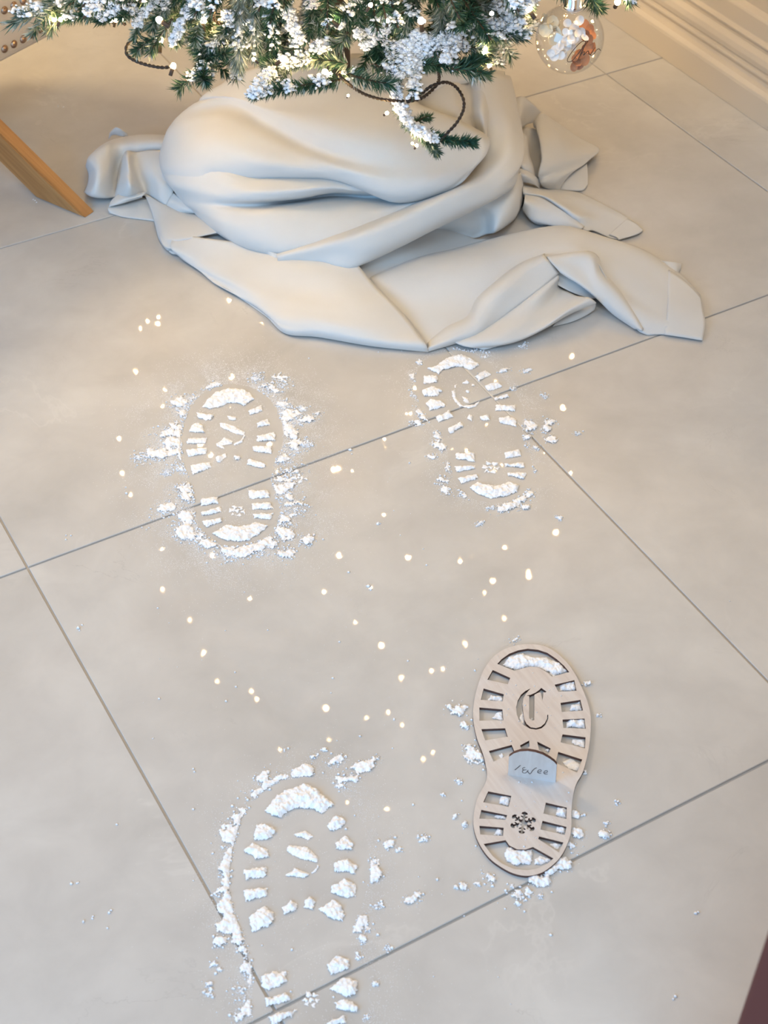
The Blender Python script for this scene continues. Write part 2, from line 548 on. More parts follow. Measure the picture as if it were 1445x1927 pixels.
# lower sheet with the two pockets, down to the edge above the band
PATCHES.append([
 [(322,305,.015),(314,296,.045),(395,288,.094),(480,318,.085),(560,322,.085),(640,325,.085),(740,350,.075),(860,330,.08)],
 [(326,325,.015),(306,314,.056),(392,316,.094),(468,345,.097),(540,343,.102),(627,342,.102),(700,354,.090),(860,335,.082)],
 [(334,346,.010),(314,340,.052),(390,345,.082),(458,357,.094),(540,357,.100),(627,351,.100),(697,358,.087),(850,345,.08)],
 [(350,376,.010),(337,370,.036),(400,376,.067),(476,376,.083),(556,370,.088),(627,359,.091),(702,362,.081),(850,350,.08)],
 [(354,382,.010),(344,378,.033),(405,384,.062),(484,385,.068),(557,377,.058),(627,367,.060),(712,369,.066),(850,352,.08)],
 [(358,390,.010),(350,386,.030),(410,395,.060),(492,400,.074),(572,393,.075),(652,386,.075),(737,385,.076),(850,354,.085)],
 [(366,398,.010),(360,394,.026),(420,420,.052),(490,432,.060),(572,425,.065),(652,413,.071),(745,392,.078),(850,356,.086)],
 [(384,414,.010),(380,414,.018),(433,454,.025),(505,479,.027),(560,472,.040),(646,440,.060),(740,404,.073),(840,360,.084)],
 [(386,412,.006),(384,411,.012),(436,449,.015),(507,474,.018),(560,467,.030),(646,434,.048),(740,397,.06),(840,355,.07)],
])
# folds between the lobe and the outer swath
PATCHES.append([
 [(740,120,.15),(800,122,.152),(850,124,.150),(880,126,.140),(902,128,.150),(925,130,.148),(950,135,.125)],
 [(770,180,.148),(815,182,.148),(858,184,.148),(884,186,.134),(905,188,.146),(926,190,.138),(955,200,.12)],
 [(800,215,.138),(840,218,.140),(870,220,.140),(888,222,.126),(908,226,.138),(926,230,.126),(960,240,.115)],
 [(830,255,.125),(865,255,.125),(885,255,.122),(897,256,.112),(914,258,.122),(926,262,.108),(960,270,.105)],
 [(850,300,.105),(880,300,.105),(900,298,.100),(910,298,.095),(918,298,.1),(926,298,.09),(950,300,.09)],
])
# outer swath sweeping from the right side round to the front left tip
PATCHES.append([
 [(880,140,.140),(890,190,.128),(898,240,.112),(895,300,.085),(880,335,.08),(830,358,.075),(740,398,.062),(646,434,.045),(585,452,.03),(518,474,.018)],
 [(900,138,.155),(912,190,.142),(922,240,.126),(915,300,.105),(890,335,.100),(838,362,.092),(742,404,.080),(648,441,.064),(588,458,.048),(520,479,.032)],
 [(928,138,.150),(942,190,.137),(955,240,.122),(956,290,.114),(925,325,.110),(862,362,.106),(768,405,.092),(674,446,.074),(602,466,.054),(522,484,.036)],
 [(948,142,.130),(962,192,.118),(972,242,.106),(975,294,.104),(952,334,.101),(884,375,.095),(784,421,.080),(684,466,.061),(610,480,.044),(523,490,.031)],
 [(955,150,.06),(967,196,.065),(977,246,.070),(974,320,.082),(961,355,.076),(906,386,.069),(805,437,.054),(664,501,.034),(612,497,.030),(527,495,.024)],
 [(950,160,.03),(962,200,.035),(970,250,.04),(968,322,.055),(955,352,.055),(900,382,.050),(800,431,.037),(662,495,.022),(612,491,.018),(530,490,.014)],
])
# curled tip at the left end of the swath
PATCHES.append([
 [(490,470,.030),(505,474,.034),(522,478,.034),(540,480,.032)],
 [(488,476,.024),(502,482,.026),(518,486,.030),(535,487,.028)],
 [(494,488,.018),(505,495,.020),(520,494,.022),(533,492,.024)],
 [(500,497,.012),(511,501,.012),(523,497,.014),(532,494,.018)],
])
# cloth hanging under the right half of the swath
PATCHES.append([
 [(790,425,.045),(850,395,.055),(905,375,.060),(938,360,.066),(968,330,.068),(985,322,.04)],
 [(815,430,.020),(868,420,.030),(906,405,.034),(936,398,.050),(972,366,.056),(985,345,.03)],
 [(840,438,.006),(880,444,.006),(912,434,.012),(934,430,.030),(968,408,.026),(982,385,.012)],
 [(845,443,.003),(886,449,.003),(916,442,.004),(940,434,.005),(966,415,.004),(978,396,.003)],
])
# apron lying on the floor at the front left
PATCHES.append([
 [(330,440,.020),(400,450,.028),(480,460,.028),(560,475,.034),(630,485,.034),(671,495,.034)],
 [(321,467,.016),(395,478,.020),(480,492,.026),(560,503,.033),(632,508,.034),(683,509,.031)],
 [(338,484,.008),(420,515,.016),(490,532,.020),(560,545,.024),(645,545,.030),(705,535,.027)],
 [(373,508,.006),(445,545,.010),(510,572,.018),(580,580,.024),(680,590,.025),(744,574,.022)],
 [(413,539,.005),(475,573,.006),(530,608,.013),(600,612,.019),(700,628,.018),(783,620,.015)],
 [(444,554,.003),(500,591,.003),(536,624,.006),(600,629,.009),(700,646,.009),(804,655,.009)],
 [(446,557,.002),(500,595,.002),(537,628,.002),(600,635,.002),(700,652,.002),(806,663,.002)],
])
# flat sheet seen between the apron and the right swath
PATCHES.append([
 [(640,490,.024),(690,480,.026),(750,455,.026),(832,423,.016),(860,430,.008)],
 [(665,505,.022),(710,495,.019),(770,475,.018),(850,448,.010),(892,449,.005)],
 [(690,530,.014),(730,515,.011),(800,495,.009),(880,472,.006),(932,450,.003)],
 [(720,560,.006),(770,540,.005),(830,520,.005),(900,500,.004),(960,470,.002)],
])
# right swath
PATCHES.append([
 [(690,530,.008),(700,518,.008),(780,484,.008),(860,466,.006),(946,443,.005),(1030,426,.005),(1075,426,.005),(1130,443,.005),(1207,468,.004),(1274,510,.003),(1318,555,.003)],
 [(692,532,.014),(698,526,.018),(780,492,.022),(860,474,.026),(946,450,.030),(1030,432,.034),(1075,433,.036),(1132,450,.032),(1207,474,.022),(1270,514,.012),(1319,561,.007)],
 [(705,548,.012),(720,546,.014),(800,525,.026),(880,505,.034),(960,482,.040),(1030,462,.044),(1085,462,.044),(1142,488,.032),(1210,520,.021),(1270,560,.012),(1323,585,.007)],
 [(735,575,.010),(745,575,.010),(820,562,.018),(890,548,.022),(945,522,.030),(1010,488,.040),(1100,478,.044),(1152,532,.024),(1215,570,.015),(1265,595,.010),(1326,603,.006)],
 [(770,610,.008),(775,612,.008),(830,600,.012),(885,585,.012),(928,548,.022),(985,508,.036),(1106,484,.046),(1160,562,.022),(1212,600,.012),(1258,612,.008),(1324,622,.005)],
 [(800,652,.004),(805,654,.004),(845,625,.007),(888,606,.008),(915,572,.018),(985,505,.032),(1104,486,.036),(1165,575,.016),(1206,626,.003),(1252,629,.002),(1321,640,.002)],
])
# front strip of the right swath
PATCHES.append([
 [(803,638,.002),(836,612,.003),(874,592,.004),(892,558,.008),(928,524,.016),(975,492,.026),(1026,474,.034)],
 [(804,650,.006),(850,626,.016),(894,612,.021),(915,577,.032),(950,546,.042),(988,511,.049),(1031,488,.055)],
 [(805,656,.007),(855,638,.013),(902,620,.017),(938,582,.027),(978,552,.034),(1014,524,.041),(1042,498,.050)],
 [(806,662,.002),(857,647,.003),(896,633,.009),(945,597,.017),(968,578,.023),(1008,547,.032),(1051,511,.042)],
 [(806,659,.001),(855,643,.002),(894,629,.003),(940,590,.008),(962,572,.012),(1002,542,.018),(1046,508,.028)],
])
# lower lobe and its rolled nose
PATCHES.append([
 [(855,638,.005),(896,622,.008),(960,573,.014),(1005,542,.022),(1046,508,.032)],
 [(858,645,.008),(905,632,.015),(970,590,.023),(1015,558,.031),(1052,522,.036)],
 [(868,650,.007),(930,640,.016),(990,605,.022),(1035,568,.019),(1052,537,.019)],
 [(884,654,.006),(950,645,.013),(1005,615,.018),(1050,580,.019),(1082,555,.021)],
 [(900,656,.003),(965,645,.009),(1020,618,.018),(1070,585,.028),(1114,562,.032)],
 [(912,658,.002),(978,640,.004),(1030,616,.010),(1078,588,.021),(1122,570,.024)],
 [(925,655,.001),(985,634,.002),(1036,608,.006),(1080,585,.014),(1114,573,.018)],
])
PATCHES.append([
 [(1040,600,.004),(1075,582,.010),(1105,572,.014),(1118,570,.018)],
 [(1045,606,.004),(1080,592,.008),(1108,580,.010),(1121,573,.014)],
 [(1040,614,.002),(1075,606,.002),(1102,594,.003),(1119,583,.005)],
])
# folded flap right of the front strip
PATCHES.append([
 [(1030,480,.040),(1112,474,.040),(1142,512,.024),(1182,556,.012),(1214,614,.003)],
 [(1032,487,.055),(1107,485,.053),(1125,523,.040),(1163,565,.026),(1206,622,.007)],
 [(1041,497,.053),(1090,502,.046),(1120,542,.032),(1150,575,.020),(1198,620,.005)],
 [(1052,511,.044),(1092,536,.034),(1125,563,.022),(1154,592,.008),(1194,620,.002)],
 [(1052,507,.030),(1092,530,.020),(1125,556,.010),(1154,586,.003),(1196,616,.001)],
])
PATCHES.append([
 [(1046,503,.038),(1085,525,.026),(1126,558,.012)],
 [(1050,522,.030),(1085,542,.020),(1120,561,.012)],
 [(1050,537,.024),(1081,552,.017),(1113,562,.012)],
])
# small corner peeping from behind the right end
PATCHES.append([
 [(1235,488,.003),(1249,491,.010),(1268,493,.010),(1283,496,.004)],
 [(1245,500,.003),(1258,502,.008),(1272,503,.008),(1281,504,.003)],
 [(1255,512,.002),(1265,514,.004),(1272,514,.004),(1276,514,.002)],
])
# left outer lobe
PATCHES.append([
 [(180,290,.006),(200,274,.008),(230,264,.008),(280,260,.01),(330,262,.02)],
 [(166,305,.020),(176,285,.040),(205,266,.046),(245,258,.048),(290,256,.052),(330,260,.055)],
 [(161,312,.028),(168,298,.050),(196,282,.058),(226,275,.050),(262,272,.052),(300,270,.056),(330,275,.05)],
 [(166,328,.024),(182,318,.050),(204,315,.044),(222,308,.028),(250,305,.030),(300,305,.03),(330,310,.03)],
 [(163,350,.014),(180,345,.038),(200,346,.030),(217,344,.016),(240,340,.012),(280,340,.012),(320,345,.012)],
 [(158,361,.008),(172,367,.020),(195,370,.016),(216,369,.008),(235,365,.006),(270,362,.006),(310,365,.006)],
 [(162,362,.002),(174,370,.003),(193,373,.003),(214,372,.003),(235,370,.003),(270,368,.003),(310,372,.003)],
])
PATCHES.append([
 [(205,262,.02),(214,253,.034),(230,256,.036),(246,258,.03)],
 [(209,250,.034),(215,245,.044),(226,246,.046),(240,254,.036)],
 [(214,246,.038),(220,240,.05),(228,243,.05),(238,250,.04)],
])
# cone shaped fold and the lit strip right of it
PATCHES.append([
 [(226,302,.018),(237,284,.044),(256,286,.050),(285,282,.052),(325,285,.055)],
 [(225,305,.024),(239,291,.058),(256,300,.046),(285,300,.050),(318,310,.052)],
 [(221,330,.020),(241,320,.052),(261,330,.033),(288,324,.046),(312,336,.044)],
 [(217,358,.012),(243,348,.044),(270,352,.020),(300,350,.038),(326,360,.032)],
 [(214,370,.006),(243,369,.022),(275,367,.010),(300,377,.020),(313,388,.014)],
 [(216,370,.003),(243,371,.010),(275,369,.004),(300,380,.008),(313,391,.006)],
])
# flat loop under the cone
PATCHES.append([
 [(222,366,.016),(245,364,.020),(275,361,.022)],
 [(209,378,.013),(235,376,.019),(268,369,.020)],
 [(205,389,.008),(214,386,.012),(240,379,.015),(268,371,.015)],
 [(207,390,.004),(215,387,.006),(240,380,.008),(268,372,.009)],
])
PATCHES.append([
 [(207,386,.006),(235,381,.005),(266,372,.005),(290,380,.006)],
 [(203,394,.006),(235,394,.006),(279,391,.006),(300,400,.005)],
 [(206,401,.002),(233,408,.002),(287,415,.002),(305,420,.002)],
])
# left under-layers
PATCHES.append([
 [(270,362,.012),(312,386,.016),(345,398,.016),(375,404,.016),(392,412,.016)],
 [(283,392,.010),(312,405,.018),(350,415,.022),(420,415,.024)],
 [(289,412,.006),(308,432,.016),(348,434,.024),(425,425,.026)],
 [(292,424,.005),(310,450,.014),(346,451,.022),(420,436,.026)],
 [(300,452,.003),(318,468,.010),(350,458,.015),(381,445,.0165),(425,438,.020)],
 [(306,462,.002),(319,472,.003),(350,459,.0125),(381,446,.0145),(425,440,.0175)],
])
PATCHES.append([
 [(326,463,.002),(366,440,.005),(402,424,.008),(440,434,.012),(480,452,.014)],
 [(318,469,.004),(350,456,.010),(381,444,.014),(418,450,.016),(470,466,.016)],
 [(319,474,.006),(360,468,.011),(400,468,.014),(440,471,.017),(482,474,.018)],
 [(322,477,.004),(365,479,.009),(415,484,.011),(450,485,.012),(484,478,.012)],
 [(326,479,.002),(370,483,.003),(420,488,.004),(452,488,.005),(484,481,.006)],
])
PATCHES.append([
 [(326,362,.030),(345,378,.030),(368,396,.026)],
 [(318,376,.024),(345,391,.026),(367,400,.022)],
 [(311,389,.014),(338,399,.017),(364,402,.018)],
])
# ruffle at the right: big petal, small petal, dark hollow, top petal
PATCHES.append([
 [(1004,240,.016),(1004,228,.032),(1019,212,.040),(1038,224,.012)],
 [(1022,252,.022),(1010,243,.050),(1040,240,.048),(1062,240,.012)],
 [(1034,284,.028),(1018,281,.058),(1060,275,.048),(1092,260,.012)],
 [(1034,304,.024),(1019,302,.052),(1062,298,.042),(1104,281,.022),(1127,279,.012)],
 [(1026,326,.018),(1014,325,.040),(1052,320,.034),(1106,304,.016)],
 [(1014,338,.008),(1018,342,.026),(1042,344,.022),(1062,342,.014)],
 [(1012,350,.003),(1030,357,.008),(1053,358,.004)],
])
PATCHES.append([
 [(962,245,.040),(975,247,.052),(992,256,.048),(984,262,.026)],
 [(962,280,.042),(979,283,.054),(996,290,.044),(988,292,.020)],
 [(962,312,.038),(984,316,.050),(1006,323,.034),(998,326,.016)],
 [(970,326,.026),(998,335,.034),(1019,342,.020)],
])
PATCHES.append([
 [(975,236,.026),(1000,240,.020),(1025,250,.020)],
 [(985,290,.005),(1005,292,.004),(1025,295,.005)],
 [(998,330,.004),(1010,332,.004),(1022,335,.004)],
])
PATCHES.append([
 [(948,198,.045),(970,184,.058),(984,181,.060),(1000,193,.046),(1020,212,.020)],
 [(955,220,.050),(978,212,.056),(994,214,.036),(1012,226,.016)],
 [(960,245,.034),(978,243,.040),(994,233,.024)],
])
PATCHES.append([
 [(1050,338,.014),(1080,322,.014),(1104,306,.012)],
 [(1056,346,.010),(1085,336,.010),(1106,326,.008)],
 [(1052,357,.003),(1094,358,.003),(1106,348,.003)],
])
# knot and twisted tail with a hemmed end
PATCHES.append([
 [(965,315,.050),(985,318,.048),(1005,330,.036),(1019,341,.018)],
 [(972,330,.044),(988,330,.048),(1004,338,.034),(1017,346,.016)],
 [(978,345,.026),(992,344,.030),(1008,349,.022),(1016,356,.010)],
])
PATCHES.append([
 [(984,343,.012),(1015,352,.006),(1056,357,.004),(1094,364,.003),(1148,391,.003),(1185,412,.003),(1209,432,.002)],
 [(983,350,.028),(1015,358,.020),(1056,365,.015),(1094,374,.010),(1146,399,.006),(1183,417,.005),(1208,434,.003)],
 [(984,357,.034),(1019,364,.028),(1058,378,.022),(1091,392,.012),(1138,409,.007),(1176,427,.005),(1200,438,.004)],
 [(984,363,.032),(1023,370,.032),(1062,394,.028),(1088,413,.018),(1124,422,.007),(1165,437,.005),(1182,444,.003)],
 [(985,370,.018),(1016,380,.014),(1056,402,.014),(1098,432,.008),(1118,434,.004),(1145,446,.003),(1162,450,.002)],
])
PATCHES.append([
 [(988,362,.030),(1020,372,.030),(1058,396,.025),(1100,426,.010)],
 [(986,380,.033),(1008,393,.026),(1046,407,.022),(1096,430,.011)],
 [(983,392,.018),(1000,412,.014),(1026,420,.014),(1090,435,.006)],
 [(984,398,.006),(1002,418,.003),(1022,425,.002),(1046,423,.002),(1088,437,.002)],
])
vs_, fs_, off = [], [], 0
for q, rows in enumerate(PATCHES):
    v, f = patch(rows, seed=q)
    vs_.append(v); fs_.append(f+off); off += len(v)
cloth_me = mesh_np('linen_cloth', np.vstack(vs_), np.vstack(fs_), [M['linen']], smooth=True)
cloth = link('linen_cloth', cloth_me)
tag(cloth, 'cream linen cloth bunched in soft folds round the foot of the tree', 'cloth')
sm = cloth.modifiers.new('thickness', 'SOLIDIFY'); sm.thickness = .0014; sm.offset = -1
# hems: a second layer of cloth stitched along the two cut ends
def hem(rows, lift=.0012):
    rows = [[(x, y, z+lift) for x, y, z in r] for r in rows]
    v, f = patch(rows, N=16, sub=6, wr=0)
    o = link('hem', mesh_np('hem', v, f, [M['linen']], smooth=True), cloth)
    s = o.modifiers.new('thickness', 'SOLIDIFY'); s.thickness = .0012; s.offset = -1
hem([[(1258,507,.0145),(1275,517,.0120),(1302,540,.0095),(1319,561,.0080)],
     [(1257,545,.0140),(1285,560,.0120),(1323,585,.0080)],
     [(1255,590,.0112),(1285,600,.0095),(1327,603,.0070)],
     [(1250,629,.0030),(1285,634,.0030),(1322,640,.0030)]])
hem([[(1180,411,.005),(1197,420,.004),(1210,433,.003)],
     [(1165,424,.006),(1186,430,.005),(1205,437,.004)],
     [(1146,441,.005),(1160,446,.004),(1164,451,.003)]])
# ------------------------------------------------------------------ white powder footprints
def xy(polypx, o, s):
    return [at(o[0]+p[0]*s, o[1]+p[1]*s)[:2] for p in polypx]
def sdist(P, poly):
    """Signed distance of points P (n,2) to a polygon; positive inside."""
    poly = np.asarray(poly)
    a, b = poly, np.roll(poly, -1, 0)
    d = np.full(len(P), 1e9); ins = np.zeros(len(P), bool)
    for (p, q) in zip(a, b):
        e = q-p
        t = np.clip(((P-p)@e)/(e@e+1e-12), 0, 1)
        d = np.minimum(d, np.linalg.norm(P-(p+t[:, None]*e), axis=1))
        c = ((p[1] > P[:, 1]) != (q[1] > P[:, 1]))
        with np.errstate(divide='ignore', invalid='ignore'):
            ins ^= c & (P[:, 0] < (q[0]-p[0])*(P[:, 1]-p[1])/(q[1]-p[1]+1e-15)+p[0])
    return np.where(ins, d, -d)
def grid_mesh(name, X, Y, f, z, res, mats):
    """Mesh of the cells of a height grid where f > 0."""
    keep = f > 0
    cell = keep[:-1, :-1] & keep[1:, :-1] & keep[1:, 1:] & keep[:-1, 1:]
    idx = np.full(X.shape, -1, int)
    use = np.zeros(X.shape, bool)
    for a, b in ((0, 0), (1, 0), (1, 1), (0, 1)):
        use[a:a+cell.shape[0], b:b+cell.shape[1]] |= cell
    idx[use] = np.arange(use.sum())
    V = np.stack([X[use], Y[use], z[use]], -1)
    i, j = np.nonzero(cell)
    F = np.stack([idx[i, j], idx[i+1, j], idx[i+1, j+1], idx[i, j+1]], -1)
    if len(F) == 0: return None
    return mesh_np(name, V, F, mats, smooth=True)
def block(name, poly, parent, h=.004, seed=0, rough=.0016, res=.0007, grow=.0):
    poly = np.asarray(poly)
    lo, hi = poly.min(0)-.006, poly.max(0)+.006
    X, Y = np.meshgrid(np.arange(lo[0], hi[0], res), np.arange(lo[1], hi[1], res), indexing='ij')
    P = np.stack([X.ravel(), Y.ravel()], -1)
    sd = sdist(P, poly).reshape(X.shape)+grow
    sx, sy = X*1000+seed*53.7, Y*1000+seed*17.9
    f = sd+fbm(sx/5.5, sy/5.5, 3)*rough*2.4+fbm(sx/1.7+40, sy/1.7, 2)*rough*1.0
    lump = fbm(sx/4.5+9, sy/4.5, 3)
    crumb = np.maximum(fbm(sx/1.9+5, sy/1.9+77, 2), -.15)
    z = h*(1-np.exp(-np.maximum(f, 0)/.0020))*(.70+1.1*lump)+np.maximum(f, 0)*.05+np.minimum(np.maximum(f, 0), .0016)*1.3*crumb
    z = np.maximum(z, 0)+.0002
    me = grid_mesh(name, X, Y, f, z, res, [M['snow']])
    if me is None: return None
    return link(name, me, parent)
OCT_V = np.array([(1, 0, 0), (-1, 0, 0), (0, 1, 0), (0, -1, 0), (0, 0, 1), (0, 0, -.3)], float)
OCT_F = np.array([(0, 2, 4), (2, 1, 4), (1, 3, 4), (3, 0, 4), (2, 0, 5), (1, 2, 5), (3, 1, 5), (0, 3, 5)])
def grains(P, r, z=None):
    """V, F of little powder crumbs at the points P (n,2) with radii r."""
    n = len(P)
    ang = RNG.random(n)*6.28
    c, s = np.cos(ang), np.sin(ang)
    v = OCT_V[None]*r[:, None, None]*(.7+.6*RNG.random((n, 6, 1)))
    x = v[..., 0]*c[:, None]-v[..., 1]*s[:, None]; y = v[..., 0]*s[:, None]+v[..., 1]*c[:, None]
    base = (r*.2+.0001)[:, None] if z is None else z[:, None]
    V = np.stack([x+P[:, :1], y+P[:, 1:2], v[..., 2]*.75+base], -1).reshape(-1, 3)
    F = (OCT_F[None]+6*np.arange(n)[:, None, None]).reshape(-1, 3)
    return V, F
def loose(blobs, sole, parent, seed=0, h=.003, ngrain=1500, res=.0009, margin=.003, name='loose_powder', avoid=()):
    """blobs: (x, y, rx, ry, weight) in metres; sole: outline kept clear."""
    B = np.asarray(blobs, float)
    lo = (B[:, :2]-B[:, 2:4]).min(0)-.01; hi = (B[:, :2]+B[:, 2:4]).max(0)+.01
    X, Y = np.meshgrid(np.arange(lo[0], hi[0], res), np.arange(lo[1], hi[1], res), indexing='ij')
    P = np.stack([X.ravel(), Y.ravel()], -1)
    f = np.full(len(P), -1.0)
    for x, y, rx, ry, wgt in B:
        e = 1-((P[:, 0]-x)/rx)**2-((P[:, 1]-y)/ry)**2
        f = np.maximum(f, np.minimum(e*wgt, 1.0)*.008)
    f = f.reshape(X.shape)
    sx, sy = X*1000+seed*71.3, Y*1000+seed*29.1
    f = f+fbm(sx/9, sy/9, 4)*.020+fbm(sx/2.1+8, sy/2.1, 2)*.005-.0025
    if sole is not None:
        f = np.minimum(f, -sdist(P, sole).reshape(X.shape)-margin)
    for poly in avoid:
        f = np.minimum(f, -sdist(P, poly).reshape(X.shape)-.002)
    lump = fbm(sx/4.2+3, sy/4.2, 3)
    crumb = np.maximum(fbm(sx/1.9+5, sy/1.9+77, 2), -.2)
    z = h*(1-np.exp(-np.maximum(f, 0)/.0024))*(.70+1.1*lump)+np.minimum(np.maximum(f, 0), .0016)*1.5*crumb+.0002
    z = np.maximum(z, .0002)
    me = grid_mesh(name, X, Y, f, z, res, [M['snow']])
    # crumbs thrown round the blobs
    k = RNG.integers(0, len(B), ngrain)
    g = RNG.normal(size=(ngrain, 2))*B[k, 2:4]*.62+B[k, :2]
    ok = np.ones(ngrain, bool)
    if sole is not None: ok &= sdist(g, sole) < -.001
    for poly in avoid: ok &= sdist(g, poly) < 0
    g = g[ok]
    r = .0004+.0016*RNG.random(len(g))**4
    gv, gf = grains(g, r)
    V = np.empty((len(me.vertices), 3), np.float32); me.vertices.foreach_get('co', V.ravel())
    Fq = np.empty(len(me.polygons)*4, np.int32); me.polygons.foreach_get('vertices', Fq)
    V2 = np.vstack([V, gv]); F2 = [tuple(q) for q in Fq.reshape(-1, 4).tolist()]+[tuple(q) for q in (gf+len(V)).tolist()]
    me2 = mesh_np(name, V2, F2, [M['snow']], smooth=True)
    bpy.data.meshes.remove(me)
    o = link(name, me2, parent)
    o['kind'] = 'stuff'
    return o
TET_V = np.array([(1, 0, 0), (-.5, .87, 0), (-.5, -.87, 0), (0, 0, 1.0)])
TET_F = np.array([(0, 1, 3), (1, 2, 3), (2, 0, 3)])
def fine_dust(P, parent, lo=.00014, hi=.00046):
    n = len(P)
    r = lo+(hi-lo)*RNG.random(n)**2
    ang = RNG.random(n)*6.28
    c, s = np.cos(ang), np.sin(ang)
    v = TET_V[None]*r[:, None, None]
    x = v[..., 0]*c[:, None]-v[..., 1]*s[:, None]+P[:, :1]; y = v[..., 0]*s[:, None]+v[..., 1]*c[:, None]+P[:, 1:2]
    V = np.stack([x, y, v[..., 2]+.00005], -1).reshape(-1, 3)
    F = (TET_F[None]+4*np.arange(n)[:, None, None]).reshape(-1, 3)
    o = link('fine_dust', mesh_np('fine_dust', V, F, [M['snow']]), parent)
    o['kind'] = 'stuff'
    return o
def ring_dust(S, n, reach, blobs, sole_gap=.0025):
    S = np.asarray(S); lo = S.min(0)-reach*2.2; hi = S.max(0)+reach*2.2
    P = lo+(hi-lo)*RNG.random((n*20, 2))
    d = -sdist(P, S)
    w = np.where(d > sole_gap, np.exp(-(d/reach)**1.5), np.where(d < -.008, .10, 0))
    patchy = np.clip(.5+2.2*fbm(P[:, 0]*60, P[:, 1]*60, 3), .05, 1)
    b = np.full(len(P), .35)
    for x, y, rx, ry, wg in blobs:
        b = np.maximum(b, wg*np.exp(-((P[:, 0]-x)/(rx*1.6))**2-((P[:, 1]-y)/(ry*1.6))**2))
    P = P[RNG.random(len(P)) < w*patchy*b]
    return P[:n]
def flake_marks(c, r, parent, seed):
    for k in range(7):
        a = k*1.047+.4
        p = np.array(c)+(0 if k == 6 else 1)*np.array([math.cos(a), math.sin(a)])*r*.62
        q = [p+np.array([math.cos(t), math.sin(t)])*r*(.30+.12*math.sin(3*t+seed+k)) for t in np.linspace(0, 6.283, 9)[:-1]]
        block('snowflake_mark', q, parent, .0016, seed+k, .0014)

def footprint(label, o, s, toe, left, right, cmark, small, heel_l, heel_r, flake, heel, sole, blobs, seed, h=.004, ngrain=1500, rough=.0014, ndust=6000, reach=.02):
    S = xy(sole, o, s)
    c = np.mean(np.asarray(S), 0)
    t = thing('footprint', label, 'footprint', (c[0], c[1], 0), 'white powder footprints on the tiles')
    inv = Matrix.Translation(Vector((-c[0], -c[1], 0)))
    n = [seed*40]
    def put(name, poly, hh, rr=rough, grow=0.0):
        n[0] += 1
        ob = block(name, xy(poly, o, s), t, hh, n[0], rr, grow=grow)
        if ob: ob.matrix_parent_inverse = inv
    put('toe_crescent', toe, h)
    for p in left+right: put('tread_block', p, h*.9)
    for p in cmark: put('initial_mark', p, h*.55, .0012)
    for p in small+heel_l+heel_r: put('tread_block', p, h*.9)
    if heel: put('heel_crescent', heel, h)
    if flake:
        fc = xy([flake[0]], o, s)[0]; fr = np.linalg.norm(np.asarray(xy([(flake[0][0]+flake[1], flake[0][1])], o, s)[0])-fc)
        before = set(bpy.data.objects)
        flake_marks(fc, fr, t, seed)
        for ob in set(bpy.data.objects)-before: ob.matrix_parent_inverse = inv
    B = []
    for x, y, rx, ry, wgt in blobs:
        p, qx, qy = (at(o[0]+a*s, o[1]+b*s)[:2] for a, b in ((x, y), (x+rx, y), (x, y+ry)))
        B.append((p[0], p[1], np.linalg.norm(qx-p), np.linalg.norm(qy-p), wgt))
    B = [(x, y, (a+b)/2 if False else a, b, wg) for x, y, a, b, wg in B]
    lo = loose(B, S, t, seed, ngrain=ngrain)
    lo.matrix_parent_inverse = inv
    fd = fine_dust(ring_dust(S, ndust, reach, B), t)
    fd.matrix_parent_inverse = inv
    return t

